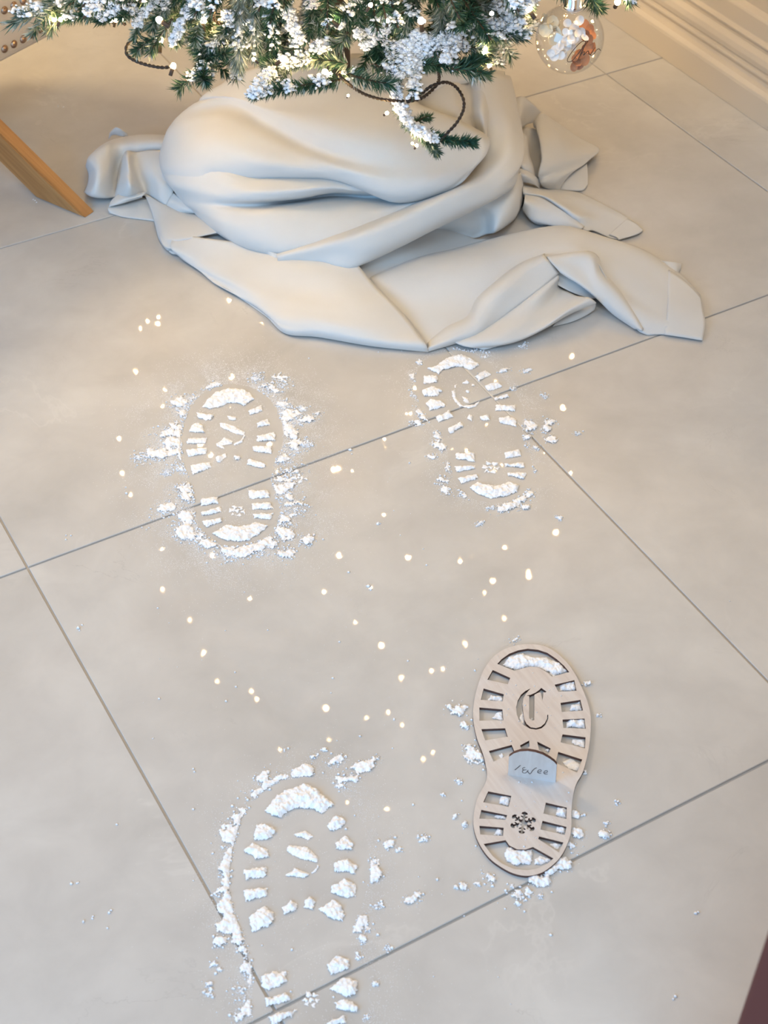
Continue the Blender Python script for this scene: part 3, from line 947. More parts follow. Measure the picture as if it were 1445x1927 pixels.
footprint('white powder bootprint left of centre across a tile joint, widest powder scatter', (240, 670), .2768,
 [(505,350),(545,290),(600,245),(690,220),(770,225),(830,250),(870,295),(840,310),(790,340),(740,320),(690,325),(640,345),(560,362)],
 [[(465,385),(590,400),(575,445),(480,425)], [(430,475),(480,450),(520,480),(520,525),(415,518)], [(405,558),(542,558),(538,598),(405,598)],
  [(395,640),(540,625),(545,665),(405,692)], [(420,745),(560,720),(575,755),(445,810)]],
 [[(815,375),(910,335),(922,375),(830,405)], [(875,455),(955,430),(970,470),(880,490)], [(880,545),(1005,515),(1005,578),(878,580)],
  [(850,615),(985,612),(980,665),(845,650)], [(820,700),(950,735),(925,770),(810,740)]],
 [[(670,405),(740,410),(740,440),(690,435)], [(620,450),(700,465),(800,520),(790,540),(700,520),(640,495)],
  [(795,530),(805,540),(775,590),(725,612),(718,600),(765,575)], [(600,600),(660,555),(720,580),(710,600),(650,610),(660,635),(610,620)]],
 [[(598,690),(670,660),(675,690),(610,735)], [(720,670),(770,685),(760,715),(725,705)]],
 [[(500,970),(620,955),(625,1005),(500,1020)], [(500,1060),(630,1025),(640,1060),(505,1095)], [(510,1125),(640,1100),(645,1125),(530,1175)]],
 [[(820,915),(950,910),(970,965),(825,975)], [(840,1005),(980,995),(990,1040),(845,1048)], [(855,1075),(990,1070),(980,1115),(862,1105)]],
 ((745, 1055), 66),
 [(570,1210),(660,1150),(740,1160),(820,1150),(870,1130),(960,1155),(900,1215),(820,1255),(720,1265),(640,1245)],
 [(700,195),(820,215),(930,270),(1000,360),(1040,470),(1045,570),(1020,660),(980,750),(960,820),(975,900),(1010,980),(1028,1060),(1010,1140),
  (960,1210),(870,1260),(760,1285),(660,1285),(570,1240),(500,1160),(470,1060),(465,960),(440,860),(400,760),(380,650),(380,550),(400,430),(440,340),(510,265),(600,215)],
 [(370,325,80,45,.8), (440,300,70,40,.7), (390,390,50,50,.6), (330,480,120,40,.45), (300,520,110,35,.6), (320,590,150,55,.95), (240,650,170,60,.9), (110,690,70,30,.8), (370,640,60,90,.8),
  (275,790,40,20,.6), (365,760,40,40,.5), (390,900,70,50,.8), (430,950,60,50,.6), (255,1040,90,40,1.0), (410,1100,70,60,.9), (390,1190,80,50,.9), (470,1220,90,40,.8), (560,1270,80,40,.8),
  (680,1320,110,45,.9), (790,1320,120,60,.95), (880,1310,80,50,.8), (960,1260,80,50,.7), (1060,1200,70,60,.55), (1080,1340,60,40,.7), (1220,1250,45,40,.7), (1050,1120,60,60,.6), (1150,1040,90,60,.5),
  (1060,960,80,70,.5), (1050,870,90,60,.5), (1130,800,90,60,.35), (1060,700,60,50,.5), (1150,620,110,45,.7), (1220,600,40,30,.6), (1090,500,60,60,.8), (1110,400,80,50,.9), (1210,430,110,30,1.0),
  (1060,340,40,40,.5), (880,145,40,25,.7), (960,220,80,50,.35), (1040,170,60,40,.4), (590,205,50,20,.5), (1190,360,30,16,.6), (700,1350,50,30,.6)],
 1, .0036, 8500, ndust=90000, reach=.036)

footprint('white powder bootprint nearest the cloth, its toe almost touching the linen', (740, 620), .263,
 [(240,280),(300,265),(350,230),(430,185),(490,185),(560,210),(625,255),(555,298),(500,270),(420,275),(355,300),(325,322)],
 [[(212,330),(318,335),(320,380),(215,390)], [(205,435),(290,405),(350,440),(320,480),(215,485)], [(232,530),(265,500),(345,510),(380,550),(260,585)],
  [(300,630),(400,582),(435,625),(320,670)], [(385,710),(480,660),(508,695),(405,750)]],
 [[(580,335),(660,290),(705,325),(610,370)], [(650,405),(750,375),(795,410),(680,445)], [(720,490),(825,460),(832,490),(725,510)],
  [(735,545),(875,540),(875,590),(730,580)], [(755,635),(830,620),(885,650),(880,700),(755,670)]],
 [[(415,440),(440,430),(455,500),(500,545),(580,540),(630,495),(600,550),(540,572),(470,550),(425,500)], [(490,385),(520,355),(550,380),(520,395)],
  [(430,400),(460,390),(455,420),(435,425)], [(510,430),(550,430),(545,460),(515,450)], [(490,480),(540,495),(545,530),(510,525)], [(555,385),(585,395),(580,410),(560,405)]],
 [[(520,640),(545,608),(570,615),(560,660)], [(612,620),(680,610),(692,655),(625,650)]],
 [[(440,885),(580,880),(585,950),(438,930)], [(435,980),(590,975),(595,1000),(450,1022)], [(455,1065),(600,1035),(608,1065),(490,1110)]],
 [[(790,880),(900,860),(915,905),(800,930)], [(795,965),(935,950),(940,990),(800,985)], [(810,1025),(955,1025),(945,1078),(815,1050)]],
 ((700, 990), 74),
 [(535,1130),(600,1095),(700,1120),(770,1115),(820,1090),(905,1120),(880,1165),(800,1200),(700,1212),(600,1180)],
 [(430,150),(560,170),(680,250),(780,360),(850,450),(905,540),(920,640),(905,720),(920,800),(960,900),(990,1000),(985,1100),(930,1170),(830,1220),(700,1232),(580,1205),
  (490,1140),(430,1040),(410,930),(400,840),(350,750),(270,650),(200,550),(165,440),(170,330),(220,240),(310,180)],
 [(190,238,25,18,.9), (148,345,28,40,.9), (155,480,20,35,.5), (212,615,36,50,.9), (160,672,36,30,1.0), (330,755,50,35,.7), (320,835,50,55,.7), (275,915,40,22,1.0), (350,1080,55,40,.7),
  (370,1150,36,40,.6), (500,1180,30,25,.7), (455,150,22,14,.8), (515,158,40,18,.6), (575,155,36,16,.6), (650,190,80,20,.6), (790,295,60,12,.5), (860,425,30,15,.5), (950,295,40,16,.4), (930,120,40,15,.5),
  (970,670,50,25,.9), (975,712,62,25,1.0), (1095,715,36,24,.8), (1120,658,46,28,.9), (1125,790,50,34,1.0), (950,770,36,20,.9), (925,825,36,40,.9), (1320,745,25,14,.8), (1020,850,20,12,.6),
  (960,1170,40,40,.9), (900,1220,80,40,1.0), (840,1265,110,35,1.0), (780,1285,60,25,.9), (700,1275,45,12,.5), (940,1275,40,22,.7), (990,1000,25,40,.4), (1080,480,25,25,.4), (620,1390,30,15,.6), (1190,1350,20,18,.9),
  (420,1010,40,70,.3)],
 2, .004, 2400, ndust=14000, reach=.018)

# the joint under the second print is choked with trodden dust
fp2 = [o for o in bpy.data.objects if o.name.startswith('footprint')][-1]
ja, jb = at(838, 664), at(992, 816)
bm = bmesh.new()
add_box(bm, GX0+TILE-.0012, GX0+TILE+.0012, min(ja[1], jb[1]), max(ja[1], jb[1]), -.0022, -.0002)
o = bm_obj('joint_dust', bm, M['dust'], fp2)
o.matrix_parent_inverse = Matrix.Translation(-Vector(fp2.location))

footprint('white powder bootprint running off the bottom edge of the photo', (360, 1390), .3045,
 [(455,445),(500,385),(580,320),(700,280),(770,310),(840,370),(885,410),(810,460),(740,435),(660,430),(600,450),(550,500)],
 [[(375,600),(400,530),(470,530),(525,575),(500,615),(385,640)], [(310,690),(380,650),(470,690),(480,735),(400,745)], [(325,810),(465,795),(480,855),(335,875)],
  [(322,940),(475,920),(475,970),(340,1010)], [(345,1105),(450,1040),(515,1080),(500,1145),(370,1200)]],
 [[(845,520),(905,470),(965,515),(930,560),(845,580)], [(890,645),(950,605),(1005,650),(990,690),(885,690)], [(880,770),(965,740),(1025,785),(1010,835),(885,820)],
  [(855,920),(940,870),(1020,895),(1015,970),(960,995),(860,960)], [(785,1050),(880,995),(930,1030),(955,1090),(940,1140),(840,1110)]],
 [[(625,595),(700,570),(760,605),(720,630),(640,600)], [(585,690),(600,655),(720,670),(790,740),(780,775),(700,755),(590,705)], [(775,770),(800,790),(770,825),(745,830),(770,795)],
  [(580,850),(640,800),(730,840),(700,865),(600,850)]],
 [[(560,1050),(610,1000),(660,1030),(640,1070),(570,1090)], [(695,1000),(730,975),(768,1015),(750,1055),(690,1045)]],
 [[(430,1470),(500,1430),(580,1445),(600,1500),(480,1570),(430,1530)], [(455,1610),(580,1570),(620,1600),(600,1635),(465,1655)], [(475,1720),(560,1690),(655,1675),(620,1720),(490,1790)]],
 [[(830,1400),(890,1340),(980,1370),(985,1430),(860,1465)], [(860,1545),(940,1475),(1025,1500),(1025,1590),(950,1605)], [(880,1630),(960,1610),(1040,1650),(1035,1690),(890,1680)],
  [(830,1760),(950,1700),(960,1760),(850,1790)]],
 ((740, 1615), 60),
 [(520,1900),(600,1830),(700,1800),(820,1820),(920,1850),(840,1930),(700,1960),(600,1940)],
 [(700,252),(850,280),(970,400),(1050,560),(1085,720),(1080,880),(1050,1000),(1000,1120),(960,1220),(985,1330),(1050,1420),(1075,1500),(1080,1650),(1020,1850),(900,2000),
  (700,2030),(500,1980),(410,1800),(390,1640),(400,1500),(390,1350),(340,1200),(290,1080),(258,920),(262,800),(280,680),(330,500),(430,360),(560,272)],
 [(450,240,60,36,1.0), (540,260,70,40,.9), (690,215,90,50,1.0), (490,290,60,50,.9), (410,350,60,50,.9), (330,480,90,80,.9), (300,500,60,70,1.0), (260,600,80,90,1.0), (240,690,50,60,.8), (215,790,50,80,.9), (225,870,50,60,.9),
  (185,940,50,22,.9), (220,1030,70,90,1.0), (240,1150,110,80,1.0), (180,1250,60,34,1.0), (300,1230,60,60,.8), (325,1320,34,60,.9), (435,1350,30,40,.8), (380,1430,70,70,1.0), (390,1500,90,70,.9), (450,1400,50,50,.5), (290,1560,60,50,.8),
  (330,1680,120,50,.9), (350,1640,60,60,.8), (110,1520,20,16,.9), (115,1575,20,16,.8), (170,1430,20,14,.8), (140,1395,26,18,.7), (895,140,60,34,1.0), (960,250,80,50,1.0), (1050,180,90,50,1.0), (1110,140,60,24,.8), (930,290,50,30,.8),
  (760,110,30,14,.6), (820,68,20,12,.9), (1225,650,60,34,1.0), (1280,690,20,12,.9), (1440,620,30,26,.9), (1135,860,52,34,1.0), (1370,985,62,30,1.0), (1160,1030,36,20,.8), (1040,1140,60,60,.8), (1080,1160,30,40,.7),
  (1060,1240,20,30,.8), (1220,1295,20,18,.8), (1030,1345,30,24,.6), (1135,1515,20,14,.8), (1085,1720,30,18,.8), (700,1240,36,26,.6), (845,1240,24,18,.8), (755,1370,44,30,.7), (530,1305,60,10,.3), (1100,760,40,60,.3)],
 3, .005, 2300, .0018, ndust=16000, reach=.022)

# ------------------------------------------------------------------ plywood bootprint stencil
SO, SS = (830, 1170), 350/1226
ZB, ZT = .0010, .0042
sole = [(570,148),(660,155),(740,190),(820,260),(880,340),(930,440),(965,530),(985,620),(985,720),(975,820),(955,920),(930,1000),(895,1060),(875,1120),(862,1200),(858,1280),(858,1350),(845,1430),
        (800,1530),(740,1600),(660,1655),(570,1675),(480,1660),(400,1620),(320,1560),(260,1480),(225,1400),(212,1320),(222,1230),(245,1150),(285,1080),(302,1020),(295,950),(275,870),(240,780),(218,690),(210,610),(220,510),(245,410),(285,310),(345,230),(420,180),(500,155)]
holes = [
 [(370,278),(400,245),(450,210),(510,188),(570,178),(640,185),(700,205),(760,245),(810,290),(845,332),(730,362),(700,335),(640,300),(590,295),(540,305),(485,325)],
 [(340,318),(455,370),(440,412),(305,382)], [(280,440),(413,478),(405,525),(262,515)], [(252,565),(404,578),(410,650),(252,652)], [(265,708),(422,702),(438,758),(290,782)], [(315,852),(465,812),(485,860),(345,922)],
 [(748,415),(878,385),(892,455),(772,462)], [(787,535),(918,515),(935,585),(795,595)], [(800,645),(945,638),(953,705),(805,700)], [(800,742),(952,762),(948,835),(788,795)], [(772,858),(930,908),(895,995),(755,930)],
 [(520,815),(580,783),(582,820),(560,850),(535,860)], [(633,790),(722,835),(705,878),(645,845)],
 [(310,1118),(462,1148),(445,1220),(278,1190)], [(265,1240),(435,1275),(425,1305),(252,1298)], [(252,1345),(412,1358),(408,1412),(258,1402)],
 [(690,1192),(828,1225),(825,1300),(675,1265)], [(668,1312),(826,1352),(815,1405),(655,1370)], [(645,1415),(806,1455),(775,1520),(640,1432)],
 [(280,1465),(425,1440),(450,1475),(500,1500),(555,1502),(605,1485),(740,1560),(700,1595),(640,1625),(570,1638),(480,1630),(400,1595),(340,1545)]]
CO, CS = (930, 1240), 160/1401
letter = [[(600,485),(510,530),(440,590),(385,690),(360,800),(372,920),(410,1010),(470,1080),(515,1108),(590,1150),(690,1164),(780,1143),(850,1080),(888,985),(890,920),(874,920),(870,985),(830,1062),(770,1115),(690,1140),(600,1127),(532,1070),(495,1000),(478,890),(465,750),(480,650),(530,560)],
          [(530,605),(600,590),(680,555),(730,520),(775,478),(862,540),(840,552),(805,548),(803,620),(790,685),(779,620),(762,552),(720,558),(662,588),(658,1005),(628,1020),(573,975),(575,612)]]
sc0 = at(985, 1430)
def P2d(pts, o, s, z=ZT):
    return [tuple((at(o[0]+p[0]*s, o[1]+p[1]*s, z)-sc0)[:2]) for p in pts]
def smooth_poly(pts, n):
    return catmull([(a, b, 0) for a, b in pts], n, closed=True)[:, :2].tolist()
def cut_plate(name, loops, z0, z1, mats, parent):
    cu = bpy.data.curves.new(name, 'CURVE')
    cu.dimensions = '2D'; cu.fill_mode = 'BOTH'; cu.extrude = (z1-z0)/2
    for lp in loops:
        sp = cu.splines.new('POLY')
        sp.points.add(len(lp)-1)
        for q, p in zip(sp.points, lp): q.co = (p[0], p[1], 0, 1)
        sp.use_cyclic_u = True
    tmp = bpy.data.objects.new('tmp', cu)
    COL.objects.link(tmp)
    dg = bpy.context.evaluated_depsgraph_get()
    me = bpy.data.meshes.new_from_object(tmp.evaluated_get(dg))
    bpy.data.objects.remove(tmp); bpy.data.curves.remove(cu)
    me.name = name
    me.materials.clear()
    for m in mats: me.materials.append(m)
    for p in me.polygons:
        p.material_index = 0 if abs(p.normal.z) > .5 else 1
        p.use_smooth = False
    return link(name, me, parent, (0, 0, (z0+z1)/2))
stencil = thing('stencil', 'pale plywood bootprint stencil with a blackletter C cut-out lying on the tiles', 'stencil', tuple(sc0))
flake = []
fc = np.array(P2d([(541, 1325)], SO, SS)[0]); ftip = np.array(P2d([(553, 1252)], SO, SS)[0])
fr = np.linalg.norm(ftip-fc); fa = math.atan2(*(ftip-fc)[::-1])
for k in range(6):
    a = fa+k*math.pi/3
    def rp(r, off):
        return fc+fr*(r*np.array([math.cos(a), math.sin(a)])+off*np.array([-math.sin(a), math.cos(a)]))
    half = [(.30,-.09),(.42,-.09),(.52,-.26),(.62,-.22),(.56,-.08),(.72,-.08),(.78,-.24),(.92,-.18),(1.0,0)]
    for r, of in half: flake.append(tuple(rp(r, of)))
    for r, of in half[-2::-1]: flake.append(tuple(rp(r, -of)))
loops = [smooth_poly(P2d(sole, SO, SS), 180)]+[P2d(q, SO, SS) for q in holes[1:-1]]
loops += [P2d(holes[0], SO, SS), P2d(holes[-1], SO, SS), flake[::1]]
loops += [P2d(q, CO, CS) for q in letter]
cut_plate('sole_plate', loops, ZB, ZT, [M['ply'], M['burnt']], stencil)
# the grip: a half-round tab standing upright in a slot of the plate, engraved on its front
tagp = [(440,1010),(447,890),(480,868),(520,855),(570,852),(620,860),(670,876),(715,902),(745,924),(762,944),(755,1060)]
g0, g1 = (np.append(np.array(P2d([q], SO, SS)[0]), ZT)+[sc0[0], sc0[1], 0] for q in ((440, 1010), (755, 1060)))
ge = (g1-g0)/np.linalg.norm(g1-g0)
gn = np.array([ge[1], -ge[0], 0.0])                    # towards the photographer
def on_tab(x, y, lift=0.0):
    """Point of the upright face seen at (x, y), in the stencil's frame."""
    d = ray(x, y)
    t = ((g0-CAM)@gn)/(d@gn)
    return CAM+t*d+gn*lift-np.array([sc0[0], sc0[1], 0])
front = [on_tab(SO[0]+x*SS, SO[1]+y*SS) for x, y in tagp]
front[0][2] = front[-1][2] = ZT-.0015
TT = .0030
back = [p-gn*TT for p in front]
k = len(front)
V = front+back
F = [tuple(range(k)), tuple(range(2*k-1, k-1, -1))]+[(i, k+i, k+(i+1) % k, (i+1) % k) for i in range(k)]
tg = link('grip_tab', mesh_np('grip_tab', V, F, [M['ply'], M['burnt']], matidx=[0, 0]+[1]*k), stencil)
tg['label'] = 'small upright half-round plywood grip with engraved lettering'
EO, ES = (920, 1380), 170/1365
strokes = [([(476,482),(392,553)], 3.4), ([(548,519),(525,516),(508,530),(512,548),(540,552),(512,560),(504,578),(518,597),(548,598),(578,580),(592,552)], 2.6), ([(540,552),(566,548)], 2.4),
           ([(572,566),(592,584),(616,612),(634,598),(660,562),(690,534),(722,519)], 3.2),
           ([(735,583),(775,578),(792,562),(780,549),(756,552),(736,572),(738,592),(760,603),(788,600)], 2.8),
           ([(830,597),(868,592),(886,576),(876,563),(850,566),(830,586),(833,606),(856,616),(886,612)], 2.8)]
parts = []
for pts, wpx in strokes:
    q = np.array([on_tab(EO[0]+x*ES, EO[1]+y*ES, .00004) for x, y in pts])
    if len(pts) > 2: q = catmull(q, 26)
    d = np.gradient(q, axis=0); d /= np.linalg.norm(d, axis=1)[:, None]
    nn = np.cross(d, gn)*wpx*.00011
    k = len(q)
    V = np.vstack([q-nn, q+nn, q-nn+gn*.0002, q+nn+gn*.0002])
    F = []
    for i in range(k-1):
        F += [(2*k+i, 3*k+i, 3*k+i+1, 2*k+i+1), (i, i+1, 2*k+i+1, 2*k+i)[::-1], (k+i, k+i+1, 3*k+i+1, 3*k+i)]
    parts.append((V.tolist(), F))
V, F = merge(parts)
lt = link('lettering', mesh_np('lettering', V, F, [M['ink']]), tg)

# powder caught in and around the stencil
clump = thing('powder_clumps', 'white powder clumps in the openings and round the plywood stencil', 'powder', (sc0[0], sc0[1], 0))
cinv = Matrix.Translation(Vector((-sc0[0], -sc0[1], 0)))
inside = [
 ([(410,290),(440,235),(500,215),(540,212),(600,240),(690,240),(770,270),(832,328),(738,362),(700,335),(640,300),(590,296),(530,308),(470,318)], .0036),
 ([(780,462),(775,425),(820,400),(880,400),(888,455)], .0036), ([(840,590),(860,560),(910,525),(932,585)], .0034), ([(822,700),(830,660),(880,640),(945,640),(953,705)], .0042),
 ([(330,640),(370,600),(405,590),(410,650)], .0032), ([(300,518),(330,490),(400,495),(403,525)], .003), ([(850,800),(870,775),(940,775),(945,830)], .0016), ([(800,930),(850,900),(915,940),(895,990),(840,965)], .0018),
 ([(380,880),(400,865),(412,888),(395,900)], .002), ([(375,1200),(400,1150),(460,1152),(445,1218)], .0034), ([(340,1300),(370,1268),(430,1278),(425,1305)], .0034), ([(345,1408),(370,1368),(405,1378),(405,1412)], .0034),
 ([(755,1280),(770,1215),(828,1228),(825,1300)], .0044), ([(750,1385),(765,1345),(825,1355),(815,1402)], .003), ([(720,1470),(750,1460),(790,1470),(770,1500)], .0018),
 ([(410,1530),(440,1490),(510,1500),(600,1490),(605,1540),(590,1600),(500,1610),(430,1585)], .004), ([(615,1570),(650,1540),(700,1560),(720,1575),(660,1605),(620,1600)], .0032),
 ([(510,640),(535,590),(550,610),(550,680),(530,690)], .003), ([(585,655),(600,640),(600,670)], .002), ([(678,850),(690,838),(722,845),(700,862)], .003),
 ([(498,1330),(515,1315),(535,1330),(515,1345)], .0030)]
for q, (poly, hh) in enumerate(inside):
    ob = block('powder_clump', xy(poly, SO, SS), clump, hh, 300+q, .0012, grow=.0004)
    if ob: ob.matrix_parent_inverse = cinv
outb = [(480,125,38,18,1.0),(155,690,32,36,.9),(120,590,50,60,.35),(215,885,80,70,1.0),(180,840,50,36,.9),(250,910,50,50,.9),(115,1055,20,16,.9),(15,1140,14,12,.9),(90,1285,18,12,.9),(155,1340,20,14,.9),
        (885,1275,36,40,1.0),(900,1400,44,56,1.0),(860,1480,34,34,.9),(780,1600,80,60,1.0),(720,1650,80,40,.9),(640,1720,90,60,1.0),(500,1790,60,50,1.0),(570,1790,50,40,.9),(320,1700,45,60,1.0),(240,1730,22,22,.9),(150,1750,34,24,1.0),(100,1750,12,10,.8),
        (1080,1405,40,34,.9),(1090,1330,12,10,.9),(1165,1190,20,14,.9),(965,410,28,14,.9),(945,990,12,20,.8),(1035,620,12,10,.8),(470,1740,14,10,.8),(655,1810,18,18,.8),(500,1860,16,20,.8)]
B = []
for x, y, rx, ry, wgt in outb:
    p, qx, qy = (at(SO[0]+a*SS, SO[1]+b*SS)[:2] for a, b in ((x, y), (x+rx, y), (x, y+ry)))
    B.append((p[0], p[1], np.linalg.norm(qx-p), np.linalg.norm(qy-p), wgt))
lo = loose(B, xy(sole, SO, SS), clump, 9, h=.0042, ngrain=900, margin=-.0005)
lo.matrix_parent_inverse = cinv
# dusting of powder on top of the plate
n = 260
g = np.array([at(*(SO[0]+SS*(230+740*RNG.random()), SO[1]+SS*(200+1400*RNG.random())), ZT)[:2] for _ in range(n)])
ok = sdist(g, np.asarray(xy(sole, SO, SS))) > .004
for q in holes+letter: 
    o_, s_ = (CO, CS) if q in letter else (SO, SS)
    ok &= sdist(g, [at(o_[0]+p[0]*s_, o_[1]+p[1]*s_, ZT)[:2] for p in q]) < -.0012
ok &= sdist(g, [at(SO[0]+p[0]*SS, SO[1]+p[1]*SS, ZT)[:2] for p in tagp]) < -.001
g = g[ok]
r = .0003+.0010*RNG.random(len(g))**3
gv, gf = grains(g, r, np.full(len(g), ZT)+r*.2)
o = link('plate_dust', mesh_np('plate_dust', gv, gf, [M['snow']], smooth=True), clump)
o.matrix_parent_inverse = cinv; o['kind'] = 'stuff'

# stray crumbs over the tiles
pts = []
for _ in range(900):
    x, y = RNG.uniform(20, 1420), RNG.uniform(640, 1900)
    w_ = math.exp(-((x-640)/330)**2)*(.4+.6*(y > 800))
    if RNG.random() < w_: pts.append(at(x, y)[:2])
for x, y in [(130,1012),(153,1183),(145,1665),(205,1715),(175,1725),(276,993),(240,925),(66,380),(113,203),(1272,1878),(1310,1720),(780,1690),(870,1665),(800,1578),(730,1587),(1140,1570),(880,690),(985,1690),(540,1410),(715,985),(795,795),(660,850),(700,1108),(910,660),(1030,800)]:
    for _ in range(3): pts.append(at(x+RNG.normal()*4, y+RNG.normal()*3)[:2])
g = np.array(pts); r = .0003+.0016*RNG.random(len(g))**4
r[-75:] += .0010
gv, gf = grains(g, r)
o = link('powder_crumbs', mesh_np('powder_crumbs', gv, gf, [M['snow']], smooth=True))
tag(o, 'tiny white powder crumbs strewn over the pale tiles', 'powder', kind='stuff')
# ------------------------------------------------------------------ flocked christmas tree
BASE = at(640, 330)
tree = thing('christmas_tree', 'artificial green christmas tree with snow flocked branches at the top of the photo', 'christmas tree', (BASE[0], BASE[1], 0))
TINV = Matrix.Translation(Vector((-BASE[0], -BASE[1], 0)))
def tchild(name, me, parent=None):
    o = link(name, me, parent or tree)
    if parent is None: o.matrix_parent_inverse = TINV
    return o
V, F = tube_np([BASE+[0, 0, z] for z in (.012, .3, .8, 1.3, 1.72)], [.017, .016, .013, .010, .006], 12)
tchild('trunk', mesh_np('trunk', V, F, [M['stem']], smooth=True))
# folding stand: four flat legs and a collar, mostly wrapped in the cloth
st = tchild('stand', mesh_np('stand', *tube_np([BASE+[0, 0, z] for z in (.05, .15)], .024, 14), [M['metal']]))
for target in ((372, 405), (985, 392), (700, 100), (520, 120)):
    q = at(*target)
    d = (q-BASE); d[2] = 0; L = min(np.linalg.norm(d), .335); d /= np.linalg.norm(d)
    if target == (985, 392): L = np.linalg.norm(q-BASE)
    pa = [BASE+d*.024+[0, 0, .125], BASE+d*.10+[0, 0, .075], BASE+d*(L*.7)+[0, 0, .035], BASE+d*(L-.02)+[0, 0, .016], BASE+d*L+[0, 0, .008]]
    Vv, Ff = tube_np(catmull(pa, 16), .0075, 8)
    lo = link('stand_leg', mesh_np('stand_leg', Vv, Ff, [M['metal']], smooth=True), st)

def rot_to(d):
    d = d/np.linalg.norm(d)
    a = np.cross(d, [0, 0, 1.0])
    if np.linalg.norm(a) < 1e-3: a = np.array([1.0, 0, 0])
    a /= np.linalg.norm(a)
    return d, a, np.cross(a, d)
ICO = bmesh.new(); bmesh.ops.create_icosphere(ICO, subdivisions=1, radius=1)
ICO_V = np.array([v.co[:] for v in ICO.verts]); ICO_F = np.array([[v.index for v in f.verts] for f in ICO.faces]); ICO.free()
def sprig_needles(path, n, length, width, fwd=.55, spread=1.0, rng=RNG):
    """Needles as slim pointed quads all round a twig; V, F arrays and root points."""
    P = catmull(path, 40)
    t = rng.random(n)
    t = np.concatenate([t, .86+.14*rng.random(n//5)])
    n = len(t)
    i = np.clip((t*38).astype(int), 0, 38)
    c = P[i]+(P[i+1]-P[i])*(t*38-i)[:, None]
    D = P[i+1]-P[i]; D /= np.linalg.norm(D, axis=1)[:, None]+1e-9
    A = np.cross(D, np.array([.13, .21, 1.0])); A /= np.linalg.norm(A, axis=1)[:, None]+1e-9
    B = np.cross(D, A)
    ang = rng.random(n)*6.283
    rad = np.cos(ang)[:, None]*A+np.sin(ang)[:, None]*B
    f = fwd+rng.normal(size=n)*.25+np.clip((t-.85)*5, 0, .9)
    dirn = rad*spread+D*f[:, None]+np.array([0, 0, -.12])
    dirn /= np.linalg.norm(dirn, axis=1)[:, None]
    L = length*(.65+.55*rng.random(n))
    side = np.cross(dirn, rng.normal(size=(n, 3))); side /= np.linalg.norm(side, axis=1)[:, None]+1e-9
    w = (width*(.8+.5*rng.random(n)))[:, None]*side
    tip = c+dirn*L[:, None]
    mid = c+dirn*(L*.55)[:, None]+np.array([0, 0, -.0006])
    V = np.stack([c-w*.4, mid-w*.5, tip, mid+w*.5, c+w*.4], 1).reshape(-1, 3)
    base = np.arange(n)[:, None]*5
    F = np.concatenate([base+[0, 1, 3], base+[0, 3, 4], base+[1, 2, 3]])
    return V, F, c, tip, dirn, L
def blobs_np(P, r, rng=RNG, flat=.75):
    n = len(P)
    v = ICO_V[None]*(r[:, None, None])*(.55+.75*rng.random((n, len(ICO_V), 1)))
    v[..., 2] *= flat
    V = (v+P[:, None, :]).reshape(-1, 3)
    F = (ICO_F[None]+len(ICO_V)*np.arange(n)[:, None, None]).reshape(-1, 3)
    return V, F
def make_branch(path, n=260, length=.015, width=.0011, snow=.5, pale=.3, spread=1.0, twigs=0, rng=RNG, stemr=.0016, parent_name='branch', local=None):
    """One twig with its needles and the snow flocked on it. Returns the branch object."""
    P = catmull(path, 24)
    V, F = tube_np(P, np.linspace(stemr, stemr*.5, 24), 6)
    br = tchild(parent_name, mesh_np('branch', V, F, [M['stem']], smooth=True))
    nv, nf, c, tip, dirn, L = sprig_needles(path, n, length, width, spread=spread, rng=rng)
    pathsets = [(nv, nf)]
    cs, tips = [c], [tip]
    for k in range(twigs):
        q = P[int(4+rng.random()*16)]
        d = P[-1]-P[0]; d /= np.linalg.norm(d)
        s = np.cross(d, [0, 0, 1.0])*(1 if k % 2 else -1)
        e = q+(d*.55+s*.75+np.array([0, 0, rng.normal()*.25]))*(.03+.03*rng.random())
        nv, nf, c, tip, dirn, L = sprig_needles([q, (q+e)/2, e], n//3, length*.9, width, spread=spread, rng=rng)
        pathsets.append((nv, nf)); cs.append(c); tips.append(tip)
    Vs, Fs, o = [], [], 0
    for v, f in pathsets:
        Vs.append(v); Fs.append(f+o); o += len(v)
    Vn, Fn = np.vstack(Vs), np.vstack(Fs)
    # per needle: green or frosted
    nn = len(Vn)//5
    fr = rng.random(nn) < pale
    mi = fr[(Fn[:, 0]//5)]
    ob = link('needles', mesh_np('needles', Vn, Fn, [M['needle'], M['pale_needle']], matidx=mi.astype(int)), br)
    ob['kind'] = 'stuff'
    c = np.vstack(cs); tip = np.vstack(tips)
    if snow > .02:
        m = int(len(c)*(snow*3.0+.25))
        k = rng.integers(0, len(c), m)
        # the flock sits in patches
        gate = fbm(c[:, 0]*55+c[:, 2]*31, c[:, 1]*55+c[:, 2]*17, 2)+.02+.27*(snow-.62)
        k = k[gate[k] > -.01+.05*rng.random(m)]
        m = len(k)
        u = rng.random(m)[:, None]**.7
        p = c[k]+(tip[k]-c[k])*u*.85
        keepup = (p[:, 2] > c[k][:, 2]-.0035)
        p = p[keepup]; p[:, 2] += .0008
        r = (.0010+.0030*rng.random(len(p))**2)
        bv, bf = blobs_np(p, r, rng)
        fo = link('snow_flock', mesh_np('snow_flock', bv, bf, [M['flock']], smooth=True), br)
        fo['kind'] = 'stuff'
    return br
Z = lambda y: .318+max(0, 110-y)*.00055
def px_path(*pts):
    return [at(p[0], p[1], p[2] if len(p) > 2 else Z(p[1])) for p in pts]
